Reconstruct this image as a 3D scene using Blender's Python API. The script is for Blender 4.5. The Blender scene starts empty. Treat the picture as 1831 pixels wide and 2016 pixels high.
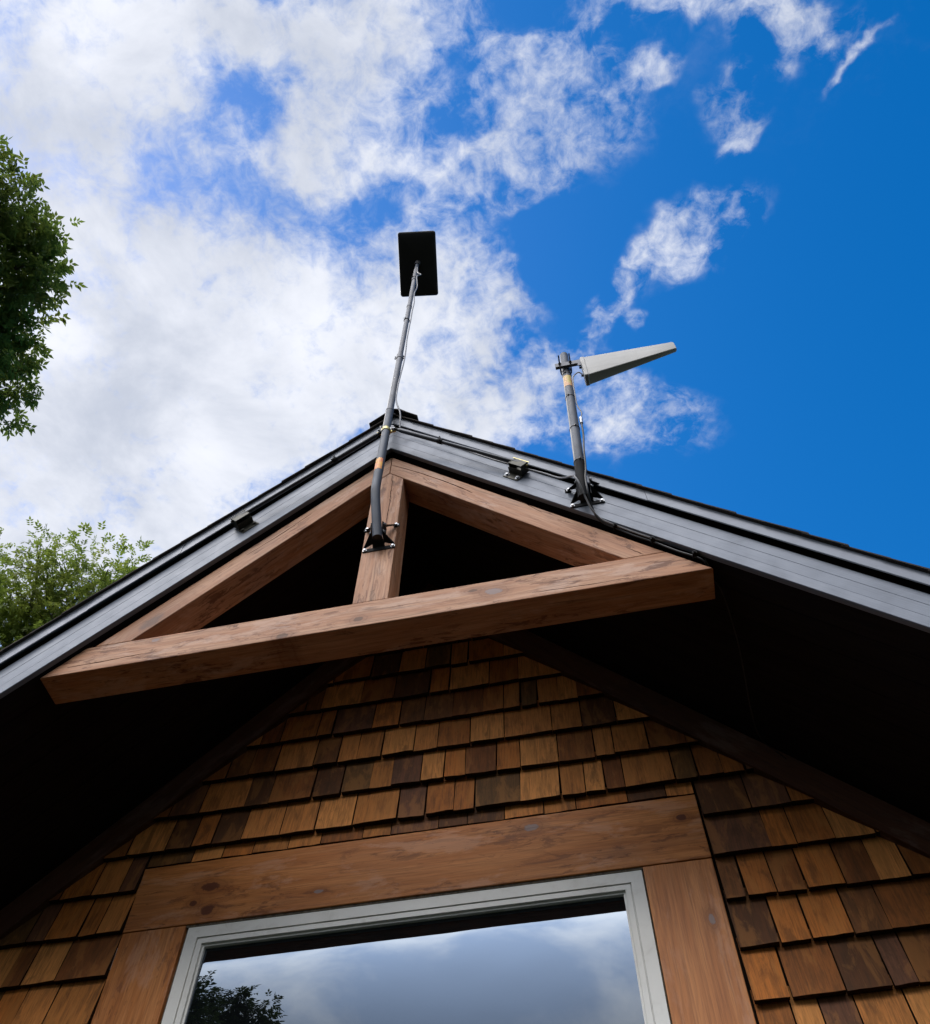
import bpy, bmesh, math, random
import numpy as np
from mathutils import Vector, Matrix, Euler

R = math.radians
scene = bpy.context.scene
COL = scene.collection

# ------------------------------------------------------------------ camera
cam_d = bpy.data.cameras.new('camera')
cam_d.sensor_fit = 'HORIZONTAL'
cam_d.sensor_width = 36.0
cam_d.lens = 36.0 * 1779.38 / 1831.0
cam_d.clip_start = 0.05
cam_d.clip_end = 3000
cam = bpy.data.objects.new('camera', cam_d)
COL.objects.link(cam)
fwd = Vector((-0.1105, 0.5095, 0.8533)).normalized()
rgt = Vector((0.9789, 0.2045, 0.0047)).normalized()
upv = rgt.cross(fwd).normalized()
rgt = fwd.cross(upv).normalized()
mw = Matrix((rgt, upv, -fwd)).transposed().to_4x4()
mw.translation = Vector((0.7936, -1.9624, 1.6))
cam.matrix_world = mw
scene.camera = cam

# ------------------------------------------------------------------ exposure, sun, sky
scene.view_settings.view_transform = 'Standard'
scene.view_settings.look = 'None'
scene.view_settings.exposure = 1.12
scene.view_settings.gamma = 1.0
scene.cycles.max_bounces = 7
scene.cycles.diffuse_bounces = 3
scene.cycles.glossy_bounces = 3
scene.cycles.transmission_bounces = 3
SUN_EL, SUN_AZ = 52.0, -80.0          # behind and to the left of the gable
sd = bpy.data.lights.new('sun', 'SUN')
sd.energy = 1.0
sd.angle = R(10.0)
sd.color = (1.0, 0.94, 0.86)
sun = bpy.data.objects.new('sun', sd)
COL.objects.link(sun)
to_sun = Vector((math.sin(R(SUN_AZ)) * math.cos(R(SUN_EL)), math.cos(R(SUN_AZ)) * math.cos(R(SUN_EL)), math.sin(R(SUN_EL))))
sun.rotation_euler = to_sun.to_track_quat('Z', 'Y').to_euler()
sun.location = to_sun * 40

# clouds: (centre x, centre y, radius a, radius b, angle, cover) on a flat cloud deck one unit overhead
CLOUDS = [(-0.431, 0.2771, 0.2459, 0.1438, -2.8306, 0.75),
    (-0.1996, 0.363, 0.1951, 0.121, -2.773, 0.6),
    (-0.609, 0.4611, 0.3324, 0.1689, 3.0554, 0.75),
    (-0.4179, 0.0051, 0.1705, 0.1032, -3.0781, 0.55),
    (-0.1436, 0.115, 0.1281, 0.0738, -2.7353, 0.4),
    (0.0591, 0.1329, 0.0926, 0.0704, -2.5304, 0.44),
    (-0.1204, 0.0307, 0.1439, 0.0393, -2.9411, 0.45),
    (-0.3018, -0.0027, 0.1002, 0.0525, -3.0019, 0.3),
    (-0.0299, 0.1843, 0.1229, 0.0406, -2.9358, 0.3),
    (-0.0601, 0.3054, 0.0973, 0.0751, -2.5655, 0.4),
    (-0.0901, 0.4522, 0.1168, 0.0874, -2.9352, 0.45),
    (-0.3257, 0.4456, 0.2075, 0.0839, -2.9589, 0.3),
    (0.088, 0.5098, 0.1324, 0.0639, -2.7508, 0.36),
    (0.1752, 0.308, 0.0834, 0.0413, 2.5617, 0.44),
    (0.0849, 0.3595, 0.045, 0.0195, 2.4962, 0.42),
    (0.1651, 0.0725, 0.0637, 0.0214, -2.9221, 0.42),
    (0.2894, 0.1095, 0.0768, 0.0333, -2.6265, 0.38),
    (0.3475, 0.16, 0.0414, 0.0083, 2.6597, 0.4),
    (0.2352, 0.1648, 0.0269, 0.024, 2.1948, 0.28),
    (0.2396, 0.1973, 0.0284, 0.0138, 2.7542, 0.4),
    (0.1619, 0.1306, 0.032, 0.0141, 3.1381, 0.38),
    (0.0619, 0.3792, 0.0148, 0.0132, -2.6279, 0.25),
    (0.0278, 0.4101, 0.0483, 0.0311, -2.7027, 0.35),
    (0.1052, 0.3851, 0.0176, 0.0121, -2.8539, 0.25),
    (-0.2078, 0.0773, 0.0476, 0.0363, -2.8025, -0.28),
    (-0.058, 0.1503, 0.042, 0.0222, 3.0325, -0.3),
    (-0.3125, 0.1024, 0.0776, 0.0381, -2.8213, -0.10),
    (-0.2506, 0.1754, 0.0907, 0.0324, -2.7456, -0.18),
    (0.0276, 0.0482, 0.0344, 0.0258, -2.9043, -0.25),
    (-0.1299, 0.1871, 0.0596, 0.0208, -2.9432, -0.22),
    (0.0243, 0.2489, 0.0385, 0.0322, -2.8409, -0.35),
    (-0.3273, 0.2801, 0.0468, 0.0297, -3.0286, -0.08),
    (-0.0536, 0.0951, 0.0306, 0.0278, -3.0136, -0.12),
    (-0.1982, 0.313, 0.0408, 0.024, -2.9719, -0.12),
    (0.0144, 0.3091, 0.0291, 0.0279, 1.0984, -0.3),
    (-0.2497, 0.0734, 0.032, 0.0275, 2.9012, -0.15),
    (-0.4838, 0.3437, 0.124, 0.0839, -3.1113, 0.2),
    (-0.5196, 0.147, 0.0844, 0.0652, 2.8051, 0.25)]
# cover of the part of the sky behind the photographer (only seen in the window)
CLOUDS += [(0.0, -2.6, 4.5, 2.3, 0.0, 1.3), (-0.5, -1.2, 1.3, 1.0, 0.2, .8), (-1.6, 0.3, .9, .8, 0, .7), (-1.0, 1.6, 1.0, .8, 0, .5), (-.30, .16, .26, .2, 0, .30), (-.62, .50, .45, .25, 2.9, .35)]

class NT:
    """small helper to write node trees"""
    def __init__(s, tree):
        s.t = tree
        s.t.nodes.clear()
    def n(s, typ, ins=None, **kw):
        nd = s.t.nodes.new('ShaderNode' + typ)
        for k, v in kw.items():
            setattr(nd, k, v)
        for k, v in (ins or {}).items():
            if isinstance(v, bpy.types.NodeSocket):
                s.t.links.new(v, nd.inputs[k])
            else:
                nd.inputs[k].default_value = v
        return nd
    def math(s, op, a, b=0.0, c=0.0, clamp=False):
        return s.n('Math', {0: a, 1: b, 2: c}, operation=op, use_clamp=clamp).outputs[0]
    def vmath(s, op, a, b=(0, 0, 0)):
        nd = s.n('VectorMath', {0: a, 1: b}, operation=op)
        return nd.outputs['Value'] if op in ('LENGTH', 'DOT_PRODUCT') else nd.outputs[0]
    def mix(s, f, a, b, blend='MIX'):
        nd = s.n('Mix', data_type='RGBA', blend_type=blend)
        for idx, v in ((0, f), (6, a), (7, b)):
            if isinstance(v, bpy.types.NodeSocket):
                s.t.links.new(v, nd.inputs[idx])
            else:
                nd.inputs[idx].default_value = v if idx == 0 else (*v, 1.0)[:4]
        return nd.outputs[2]
    def rng(s, v, a, b, c=0.0, d=1.0, smooth=True):
        return s.n('MapRange', {'Value': v, 'From Min': a, 'From Max': b, 'To Min': c, 'To Max': d},
                   interpolation_type='SMOOTHSTEP' if smooth else 'LINEAR').outputs[0]
    def noise(s, vec, scale, detail=4.0, rough=0.5, dist=0.0, lac=2.0):
        return s.n('TexNoise', {'Vector': vec, 'Scale': scale, 'Detail': detail, 'Roughness': rough, 'Distortion': dist, 'Lacunarity': lac})

def build_world():
    w = bpy.data.worlds.new('World')
    scene.world = w
    w.use_nodes = True
    g = NT(w.node_tree)
    sky = g.n('TexSky', sky_type='NISHITA', sun_disc=False, sun_elevation=R(SUN_EL), sun_rotation=R(SUN_AZ % 360),
              altitude=300.0, air_density=1.0, dust_density=0.4, ozone_density=2.5)
    hs = g.n('HueSaturation', {'Hue': 0.503, 'Saturation': SKY_SAT, 'Value': SKY_VAL, 'Fac': 1.0, 'Color': sky.outputs[0]})
    d = g.n('TexCoord').outputs['Generated']
    sp = g.n('SeparateXYZ', {0: d})
    z = g.math('MAXIMUM', sp.outputs[2], 0.06)
    q = g.n('CombineXYZ', {0: g.math('DIVIDE', sp.outputs[0], z), 1: g.math('DIVIDE', sp.outputs[1], z), 2: 0.0}).outputs[0]
    # wind-warped coordinates
    wn = g.noise(q, 5.0, 3.0, 0.5)
    warp = g.n('VectorMath', {0: wn.outputs['Color'], 1: (0.5, 0.5, 0.5)}, operation='SUBTRACT').outputs[0]
    qs = g.n('VectorMath', {0: warp, 'Scale': 0.10}, operation='SCALE').outputs[0]
    qw = g.vmath('ADD', q, qs)
    wn2 = g.noise(q, 17.0, 3.0, 0.55)
    warp2 = g.n('VectorMath', {0: wn2.outputs['Color'], 1: (0.5, 0.5, 0.5)}, operation='SUBTRACT').outputs[0]
    qw = g.vmath('ADD', qw, g.n('VectorMath', {0: warp2, 'Scale': 0.075}, operation='SCALE').outputs[0])
    cov = None
    for (cx, cy, a, b, ang, st) in CLOUDS:
        m = g.n('Mapping', {'Vector': qw, 'Location': (cx, cy, 0), 'Rotation': (0, 0, ang), 'Scale': (a, b, 1)}, vector_type='TEXTURE')
        ln = g.vmath('LENGTH', m.outputs[0])
        v = g.n('MapRange', {'Value': ln, 'From Min': 0.15, 'From Max': 1.45, 'To Min': st, 'To Max': 0.0}, interpolation_type='SMOOTHERSTEP').outputs[0]
        cov = v if cov is None else g.math('ADD', cov, v)
    cov = g.math('MINIMUM', cov, 1.05)
    n1 = g.noise(qw, 11.0, 10.0, 0.62, 0.15).outputs['Fac']
    n2 = g.noise(q, 40.0, 8.0, 0.64, 0.4).outputs['Fac']
    nn = g.math('ADD', g.math('MULTIPLY', n1, 0.66), g.math('MULTIPLY', n2, 0.34))
    nz = g.math('MULTIPLY', g.math('SUBTRACT', nn, 0.5), 3.1)
    dens = g.math('ADD', cov, g.math('MULTIPLY', nz, g.rng(cov, 0.0, 0.30, 0.0, 1.0)))
    front = g.rng(sp.outputs[1], -0.05, -0.45)
    dens = g.math('ADD', dens, g.math('MULTIPLY', front, 1.3))
    alpha = g.math('POWER', g.rng(dens, 0.05, 1.00, 0.0, 1.0), 0.95)
    # lit and shaded sides of the cloud cells
    n3 = g.noise(q, 4.5, 7.0, 0.6, 0.3).outputs['Fac']
    thick = g.rng(n3, 0.30, 0.72)
    ccol = g.mix(thick, CLOUD_LIT, CLOUD_GREY)
    # far (low) cloud is greyer
    low = g.rng(sp.outputs[2], 0.45, 0.85)
    ccol = g.mix(low, CLOUD_LOW, ccol)
    # sky behind the camera boosted far above the visible cloud to light the facade
    n4 = g.noise(d, 4.5, 6.0, 0.55, 0.3).outputs['Fac']
    fcol = g.mix(g.rng(n4, 0.40, 0.60), tuple(a * b for a, b in zip(FRONT_SKY_BOOST, (0.50, 0.60, 0.76))), FRONT_SKY_BOOST)
    lit = g.rng(g.vmath('DOT_PRODUCT', d, (-0.45, -0.86, 0.0)), 0.05, 0.60)     # boost weighted to the left front, leaving the left wall darker
    fcol = g.mix(g.math('MULTIPLY', lit, g.rng(sp.outputs[2], 0.37, 0.70)), FRONT_LOW_DIM, fcol)      # added dark band low down, shapes the shade under the eaves
    ccol = g.mix(front, ccol, fcol)
    col = g.mix(g.math('MULTIPLY', alpha, 0.96), hs.outputs[0], ccol)
    bg = g.n('Background', {'Color': col, 'Strength': 0.1})
    out = g.n('OutputWorld')
    g.t.links.new(bg.outputs[0], out.inputs[0])

SKY_SAT, SKY_VAL = 1.42, 0.96
CLOUD_LIT, CLOUD_GREY, CLOUD_LOW = (4.5, 4.6, 4.9), (2.75, 2.95, 3.4), (3.3, 3.45, 3.8)
FRONT_SKY_BOOST = (43.0, 40.5, 38.5)  # added fill brightness for the unseen sky facing the gable
FRONT_LOW_DIM = (0.9, 0.95, 1.05)  # made-up dimming of the low unseen sky, keeps light off the upper wall
build_world()

# ------------------------------------------------------------------ mesh / object helpers
WM = {}
def place(o, M, parent=None):
    WM[o.name] = M
    if parent is not None:
        o.parent = parent
        o.matrix_basis = WM[parent.name].inverted() @ M
    else:
        o.matrix_basis = M
    COL.objects.link(o)
    return o

def thing(name, label, cat, loc=(0, 0, 0), group=None):
    o = bpy.data.objects.new(name, None)
    o.empty_display_size = 0.2
    o['label'] = label
    o['category'] = cat
    if group:
        o['group'] = group
    return place(o, Matrix.Translation(loc))

def frame(origin, xdir, ydir=(0, 1, 0)):
    x = Vector(xdir).normalized()
    y = Vector(ydir)
    y = (y - x * y.dot(x)).normalized()
    z = x.cross(y)
    M = Matrix((x, y, z)).transposed().to_4x4()
    M.translation = Vector(origin)
    return M

def obj(name, bm, mats, parent=None, M=None, smooth=False, label=None):
    """bm holds WORLD coordinates; the object gets the frame M"""
    if M is None:
        c = Vector((0, 0, 0))
        for v in bm.verts:
            c += v.co
        M = Matrix.Translation(c / max(1, len(bm.verts)))
    bm.transform(M.inverted())
    bmesh.ops.recalc_face_normals(bm, faces=bm.faces)
    me = bpy.data.meshes.new(name)
    bm.to_mesh(me)
    bm.free()
    for m in (mats if isinstance(mats, (list, tuple)) else [mats]):
        me.materials.append(m)
    if smooth:
        me.polygons.foreach_set('use_smooth', [True] * len(me.polygons))
        me.set_sharp_from_angle(angle=R(40))
    o = bpy.data.objects.new(name, me)
    if label:
        o['label'] = label
    return place(o, M, parent)

def add_prism(bm, poly, y0, y1, mi=0):
    """poly in x,z extruded from y0 to y1"""
    a = [bm.verts.new((p[0], y0, p[1])) for p in poly]
    b = [bm.verts.new((p[0], y1, p[1])) for p in poly]
    fs = [bm.faces.new(a), bm.faces.new(b[::-1])]
    n = len(poly)
    for i in range(n):
        fs.append(bm.faces.new((a[i], b[i], b[(i + 1) % n], a[(i + 1) % n])))
    for f in fs:
        f.material_index = mi
    return fs

def add_box(bm, x0, x1, y0, y1, z0, z1, mi=0):
    return add_prism(bm, [(x0, z0), (x1, z0), (x1, z1), (x0, z1)], y0, y1, mi)

def add_hexa(bm, P, mi=0):
    """8 points: bottom quad then top quad"""
    v = [bm.verts.new(p) for p in P]
    for q in ((0, 1, 2, 3), (7, 6, 5, 4), (0, 4, 5, 1), (1, 5, 6, 2), (2, 6, 7, 3), (3, 7, 4, 0)):
        bm.faces.new([v[i] for i in q]).material_index = mi

def add_plate(bm, quad, t, mi=0):
    """thin plate from a planar quad, thickness t"""
    q = [Vector(p) for p in quad]
    n = (q[1] - q[0]).cross(q[2] - q[0]).normalized() * t
    add_hexa(bm, q + [p + n for p in q], mi)

def bevel(bm, off, seg=2):
    bmesh.ops.recalc_face_normals(bm, faces=bm.faces)
    bmesh.ops.bevel(bm, geom=list(bm.edges), offset=off, segments=seg, profile=0.6, affect='EDGES', clamp_overlap=True)

def smooth_path(pts, n=8):
    """Catmull-Rom"""
    P = [Vector(p) for p in pts]
    if len(P) < 3:
        return P
    P = [P[0] * 2 - P[1]] + P + [P[-1] * 2 - P[-2]]
    out = []
    for i in range(1, len(P) - 2):
        for k in range(n):
            t = k / n
            a, b, c, d = P[i - 1], P[i], P[i + 1], P[i + 2]
            out.append(0.5 * ((2 * b) + (c - a) * t + (2 * a - 5 * b + 4 * c - d) * t * t + (3 * b - a - 3 * c + d) * t ** 3))
    out.append(P[-2])
    return out

def add_tube(bm, path, rad, seg=12, cap=True, mi=0):
    P = [Vector(p) for p in path]
    n = len(P)
    rads = rad if isinstance(rad, (list, tuple)) else [rad] * n
    rings = []
    t0 = (P[1] - P[0]).normalized()
    ref = Vector((1, 0, 0)) if abs(t0.x) < 0.8 else Vector((0, 1, 0))
    u = (ref - t0 * ref.dot(t0)).normalized()
    for i in range(n):
        t = (P[min(i + 1, n - 1)] - P[max(i - 1, 0)]).normalized()
        u = (u - t * u.dot(t)).normalized()
        w = t.cross(u)
        rings.append([bm.verts.new(P[i] + (u * math.cos(2 * math.pi * k / seg) + w * math.sin(2 * math.pi * k / seg)) * rads[i]) for k in range(seg)])
    for i in range(n - 1):
        for k in range(seg):
            bm.faces.new((rings[i][k], rings[i][(k + 1) % seg], rings[i + 1][(k + 1) % seg], rings[i + 1][k])).material_index = mi
    if cap:
        bm.faces.new(rings[0][::-1]).material_index = mi
        bm.faces.new(rings[-1]).material_index = mi

def add_bolt(bm, p, n, r=0.007, h=0.006):
    """washer and hex head along n"""
    p, n = Vector(p), Vector(n).normalized()
    add_tube(bm, [p, p + n * 0.002], r * 1.55, 14)
    add_tube(bm, [p + n * 0.002, p + n * (0.002 + h)], r, 6)

# ------------------------------------------------------------------ materials
def new_mat(name):
    m = bpy.data.materials.new(name)
    m.use_nodes = True
    return m, NT(m.node_tree)

def finish(g, bsdf):
    out = g.n('OutputMaterial')
    g.t.links.new(bsdf.outputs[0], out.inputs[0])

def obj_coord(g):
    c = g.n('TexCoord').outputs['Object']
    r = g.n('ObjectInfo').outputs['Random']
    off = g.n('VectorMath', {0: (17.3, 9.1, 23.7), 'Scale': r}, operation='SCALE').outputs[0]
    return g.vmath('ADD', c, off), c

def scaled(g, v, s):
    return g.vmath('MULTIPLY', v, s)

def wood(name, base, dark, pale, spots=(), stain=0.5, knots=0.6, rough=0.6, spec=0.3, bump=0.35, crack=1.0):
    m, g = new_mat(name)
    v, raw = obj_coord(g)
    # growth rings seen along the board
    wob = g.noise(scaled(g, v, (0.9, 3.0, 3.0)), 2.0, 3.0, 0.5).outputs['Color']
    wv = g.vmath('ADD', scaled(g, v, (0.07, 1, 1)), g.n('VectorMath', {0: wob, 'Scale': 0.10}, operation='SCALE').outputs[0])
    # knots
    kv = g.vmath('ADD', scaled(g, v, (2.1, 4.6, 4.6)), g.n('VectorMath', {0: wob, 'Scale': 0.35}, operation='SCALE').outputs[0])
    vor = g.n('TexVoronoi', {'Vector': kv, 'Scale': 1.0, 'Randomness': 1.0})
    pick = g.n('SeparateColor', {0: vor.outputs['Color']}).outputs[0]
    has = g.rng(pick, 1.0 - knots - 0.02, 1.0 - knots + 0.02)
    kd = vor.outputs['Distance']
    knot = g.math('MULTIPLY', g.rng(g.math('ADD', kd, g.math('MULTIPLY', g.math('SUBTRACT', g.noise(scaled(g, v, (30, 60, 60)), 1.0, 4.0, 0.7).outputs['Fac'], 0.5), 0.12)), 0.06, 0.13, 1.0, 0.0), has)
    halo = g.math('MULTIPLY', g.rng(kd, 0.12, 0.50, 1.0, 0.0), has)
    bend = g.n('VectorMath', {0: (0.0, 0.055, 0.055), 'Scale': halo}, operation='SCALE').outputs[0]
    wv = g.vmath('ADD', wv, bend)
    ring = g.n('TexWave', {'Vector': wv, 'Scale': 22.0, 'Distortion': 2.2, 'Detail': 2.0, 'Detail Scale': 0.4}, wave_type='BANDS', bands_direction='DIAGONAL').outputs['Fac']
    fib = g.noise(scaled(g, v, (2.0, 75, 75)), 2.0, 6.0, 0.72).outputs['Fac']
    med = g.noise(scaled(g, v, (1.0, 13, 13)), 2.0, 5.0, 0.6).outputs['Fac']
    big = g.noise(scaled(g, v, (0.8, 2.4, 2.4)), 1.6, 4.0, 0.6).outputs['Fac']
    c = g.mix(g.rng(med, 0.36, 0.64), base, pale)
    c = g.mix(g.math('MULTIPLY', g.rng(ring, 0.40, 1.0), 0.14), c, dark)
    c = g.mix(g.math('MULTIPLY', g.rng(fib, 0.42, 0.72), 0.55), c, dark)
    # darker weather stain in long flakes
    fl = g.noise(scaled(g, v, (2.4, 10, 10)), 3.0, 8.0, 0.72, 0.6).outputs['Fac']
    fm = g.math('MULTIPLY', g.rng(fl, 0.53, 0.60), g.rng(big, 0.40, 0.55))
    c = g.mix(g.math('MULTIPLY', fm, stain), c, tuple(x * 0.8 for x in dark))
    c = g.mix(g.math('MULTIPLY', g.rng(big, 0.50, 0.72), stain * 0.55), c, tuple(0.55 * a + 0.45 * b for a, b in zip(dark, (0.20, 0.17, 0.17))))
    # bleached patches and short dark flecks where the finish has worn
    wp = g.noise(scaled(g, v, (1.6, 5.0, 5.0)), 1.7, 7.0, 0.68, 0.3).outputs['Fac']
    c = g.mix(g.math('MULTIPLY', g.rng(wp, 0.52, 0.62), stain * 0.75), c, tuple(0.72 * a + 0.28 * b for a, b in zip(pale, (0.60, 0.52, 0.50))))
    fk = g.noise(scaled(g, v, (9, 42, 42)), 2.0, 5.0, 0.7).outputs['Fac']
    c = g.mix(g.math('MULTIPLY', g.math('MULTIPLY', g.rng(fk, 0.60, 0.67), g.rng(wp, 0.44, 0.60)), stain * 0.5), c, tuple(x * 0.6 for x in dark))
    c = g.mix(g.math('MULTIPLY', halo, 0.45), c, dark)
    kr = g.noise(scaled(g, v, (25, 60, 60)), 1.0, 4.0, 0.7).outputs['Fac'] if True else g.n('TexWave', {'Vector': g.n('CombineXYZ', {0: kd, 1: 0.0, 2: 0.0}).outputs[0], 'Scale': 7.0, 'Distortion': 6.0, 'Detail': 3.0}, wave_type='BANDS', bands_direction='X').outputs['Fac']
    kcol = g.mix(kr, tuple(0.5 * x for x in dark), (0.17, 0.125, 0.11))
    c = g.mix(g.math('MULTIPLY', knot, 0.75), c, kcol)
    for (sx, sz, rx, rz, col) in spots:
        dv = g.vmath('MULTIPLY', g.vmath('SUBTRACT', raw, (sx, 0, sz)), (1.0 / rx, 0.0, 1.0 / rz))
        wob2 = g.math('MULTIPLY', g.math('SUBTRACT', g.noise(scaled(g, v, (50, 50, 50)), 1.0, 4.0, 0.65).outputs['Fac'], 0.5), 1.1)
        ds = g.math('ADD', g.vmath('LENGTH', dv), wob2)
        c = g.mix(g.rng(ds, 1.0, 3.2, 0.40, 0.0), c, dark)
        rg = g.rng(g.math('SINE', g.math('MULTIPLY', ds, 9.0)), 0.2, 1.0)
        c = g.mix(g.math('MULTIPLY', rg, g.rng(ds, 1.1, 2.8, 0.30, 0.0)), c, tuple(0.7 * x for x in dark))
        c = g.mix(g.rng(ds, 0.72, 1.05, 0.85, 0.0), c, col)
    # long drying checks
    ck = g.noise(scaled(g, v, (0.55, 13, 13)), 1.0, 2.0, 0.5).outputs['Fac']
    line = g.rng(g.math('ABSOLUTE', g.math('SUBTRACT', ck, 0.5)), 0.0, 0.014, 1.0, 0.0)
    cm = g.math('MULTIPLY', g.math('MULTIPLY', line, g.rng(med, 0.50, 0.56)), crack)
    c = g.mix(g.math('MULTIPLY', cm, 0.85), c, tuple(x * 0.12 for x in dark))
    h = g.math('ADD', g.math('MULTIPLY', fib, 0.5), g.math('MULTIPLY', ring, 0.3))
    h = g.math('SUBTRACT', h, g.math('MULTIPLY', cm, 1.5))
    h = g.math('SUBTRACT', h, g.math('MULTIPLY', fm, 0.35))
    bp = g.n('Bump', {'Height': h, 'Strength': bump, 'Distance': 0.0025})
    b = g.n('BsdfPrincipled', {'Base Color': c, 'Roughness': rough, 'Specular IOR Level': spec, 'Normal': bp.outputs[0]})
    finish(g, b)
    return m

def metal_paint(name, col, rough=0.45, spec=0.5, metallic=0.0, streak=0.12, axis=(1.2, 40, 40), dirt=(0.05, 0.045, 0.04), dirt_amt=0.25):
    m, g = new_mat(name)
    v, raw = obj_coord(g)
    s = g.noise(scaled(g, v, axis), 2.0, 5.0, 0.6).outputs['Fac']
    d = g.noise(v, 9.0, 8.0, 0.65, 0.4).outputs['Fac']
    c = g.mix(g.rng(s, 0.3, 0.7), tuple(x * (1 - streak) for x in col), tuple(min(1, x * (1 + streak)) for x in col))
    c = g.mix(g.math('MULTIPLY', g.rng(d, 0.52, 0.75), dirt_amt), c, dirt)
    r = g.rng(d, 0.3, 0.7, rough - 0.03, rough + 0.07)
    bp = g.n('Bump', {'Height': s, 'Strength': 0.02, 'Distance': 0.002})
    b = g.n('BsdfPrincipled', {'Base Color': c, 'Roughness': r, 'Specular IOR Level': spec, 'Metallic': metallic, 'Normal': bp.outputs[0]})
    finish(g, b)
    return m

def plain(name, col, rough=0.6, spec=0.4, metallic=0.0, var=0.2, scale=30.0):
    m, g = new_mat(name)
    v, raw = obj_coord(g)
    d = g.noise(v, scale, 6.0, 0.6).outputs['Fac']
    c = g.mix(g.rng(d, 0.3, 0.7), tuple(x * (1 - var) for x in col), tuple(min(1, x * (1 + var)) for x in col))
    b = g.n('BsdfPrincipled', {'Base Color': c, 'Roughness': rough, 'Specular IOR Level': spec, 'Metallic': metallic})
    finish(g, b)
    return m

def shingle_mat():
    m, g = new_mat('cedar_shingle')
    c0 = g.n('TexCoord').outputs['Object']
    rnd = g.n('NewGeometry').outputs['Random Per Island']
    off = g.n('VectorMath', {0: (37.0, 11.0, 53.0), 'Scale': rnd}, operation='SCALE').outputs[0]
    v = g.vmath('ADD', c0, off)
    ramp = g.n('ValToRGB', {0: rnd})
    cr = ramp.color_ramp
    stops = [(0.0, (0.115, 0.043, 0.014)), (0.08, (0.46, 0.152, 0.030)), (0.17, (0.23, 0.075, 0.018)), (0.25, (0.60, 0.226, 0.055)),
             (0.33, (0.16, 0.074, 0.021)), (0.42, (0.54, 0.178, 0.033)), (0.51, (0.30, 0.100, 0.022)), (0.59, (0.165, 0.066, 0.032)),
             (0.66, (0.70, 0.285, 0.075)), (0.74, (0.40, 0.134, 0.027)), (0.82, (0.20, 0.074, 0.021)), (0.90, (0.50, 0.186, 0.042))]
    cr.interpolation = 'CONSTANT'
    while len(cr.elements) < len(stops):
        cr.elements.new(0.5)
    for e, (p, c) in zip(cr.elements, stops):
        e.position = p
        e.color = (*c, 1)
    base = ramp.outputs[0]
    fib = g.noise(scaled(g, v, (190, 40, 6)), 1.0, 5.0, 0.7).outputs['Fac']
    med = g.noise(scaled(g, v, (48, 20, 7)), 1.0, 7.0, 0.68, 0.3).outputs['Fac']
    spot = g.noise(v, 60.0, 8.0, 0.75).outputs['Fac']
    big = g.noise(scaled(g, v, (14, 5, 4.5)), 1.0, 6.0, 0.65, 0.6).outputs['Fac']
    dk = g.mix(0.75, base, (0.045, 0.026, 0.012))
    c = g.mix(g.math('MULTIPLY', g.rng(med, 0.42, 0.66), 0.55), base, dk)
    c = g.mix(g.math('MULTIPLY', g.rng(fib, 0.44, 0.66), 0.60), c, dk)
    lt = g.mix(0.5, base, (0.44, 0.19, 0.05))
    c = g.mix(g.math('MULTIPLY', g.rng(big, 0.50, 0.60), 0.60), c, lt)
    c = g.mix(g.math('MULTIPLY', g.rng(big, 0.44, 0.34), 0.62), c, dk)
    c = g.mix(g.math('MULTIPLY', g.rng(spot, 0.60, 0.70), 0.45), c, dk)
    h = g.math('ADD', g.math('MULTIPLY', fib, 0.7), g.math('MULTIPLY', spot, 0.4))
    bp = g.n('Bump', {'Height': h, 'Strength': 0.45, 'Distance': 0.003})
    b = g.n('BsdfPrincipled', {'Base Color': c, 'Roughness': 0.72, 'Specular IOR Level': 0.25, 'Normal': bp.outputs[0]})
    finish(g, b)
    return m

def asphalt_mat():
    m, g = new_mat('asphalt_shingle')
    v, raw = obj_coord(g)
    a = g.noise(v, 260.0, 3.0, 0.7).outputs['Fac']
    b2 = g.noise(v, 6.0, 5.0, 0.6).outputs['Fac']
    c = g.mix(g.rng(a, 0.3, 0.7), (0.018, 0.015, 0.014), (0.075, 0.062, 0.056))
    c = g.mix(g.math('MULTIPLY', g.rng(b2, 0.4, 0.7), 0.4), c, (0.035, 0.027, 0.024))
    bp = g.n('Bump', {'Height': a, 'Strength': 0.6, 'Distance': 0.003})
    b = g.n('BsdfPrincipled', {'Base Color': c, 'Roughness': 0.9, 'Specular IOR Level': 0.2, 'Normal': bp.outputs[0]})
    finish(g, b)
    return m

def glass_mat():
    m, g = new_mat('coated_window_glass')
    v, raw = obj_coord(g)
    w = g.noise(v, 2.2, 2.0, 0.5).outputs['Fac']
    w2 = g.noise(v, 14.0, 2.0, 0.5).outputs['Fac']
    h = g.math('ADD', w, g.math('MULTIPLY', w2, 0.03))
    bp = g.n('Bump', {'Height': h, 'Strength': 0.05, 'Distance': 0.02})
    lw = g.n('Fresnel', {'IOR': 1.7, 'Normal': bp.outputs[0]})
    fac = g.rng(lw.outputs[0], 0.0, 1.0, GLASS_MIN, 1.0, smooth=False)
    dk = g.n('BsdfDiffuse', {'Color': (0.006, 0.007, 0.008, 1)})
    gl = g.n('BsdfGlossy', {'Color': (0.66, 0.80, 1.0, 1), 'Roughness': 0.0, 'Normal': bp.outputs[0]})
    mx = g.n('MixShader', {0: fac, 1: dk.outputs[0], 2: gl.outputs[0]})
    finish(g, mx)
    return m
GLASS_MIN = 0.06

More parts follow.
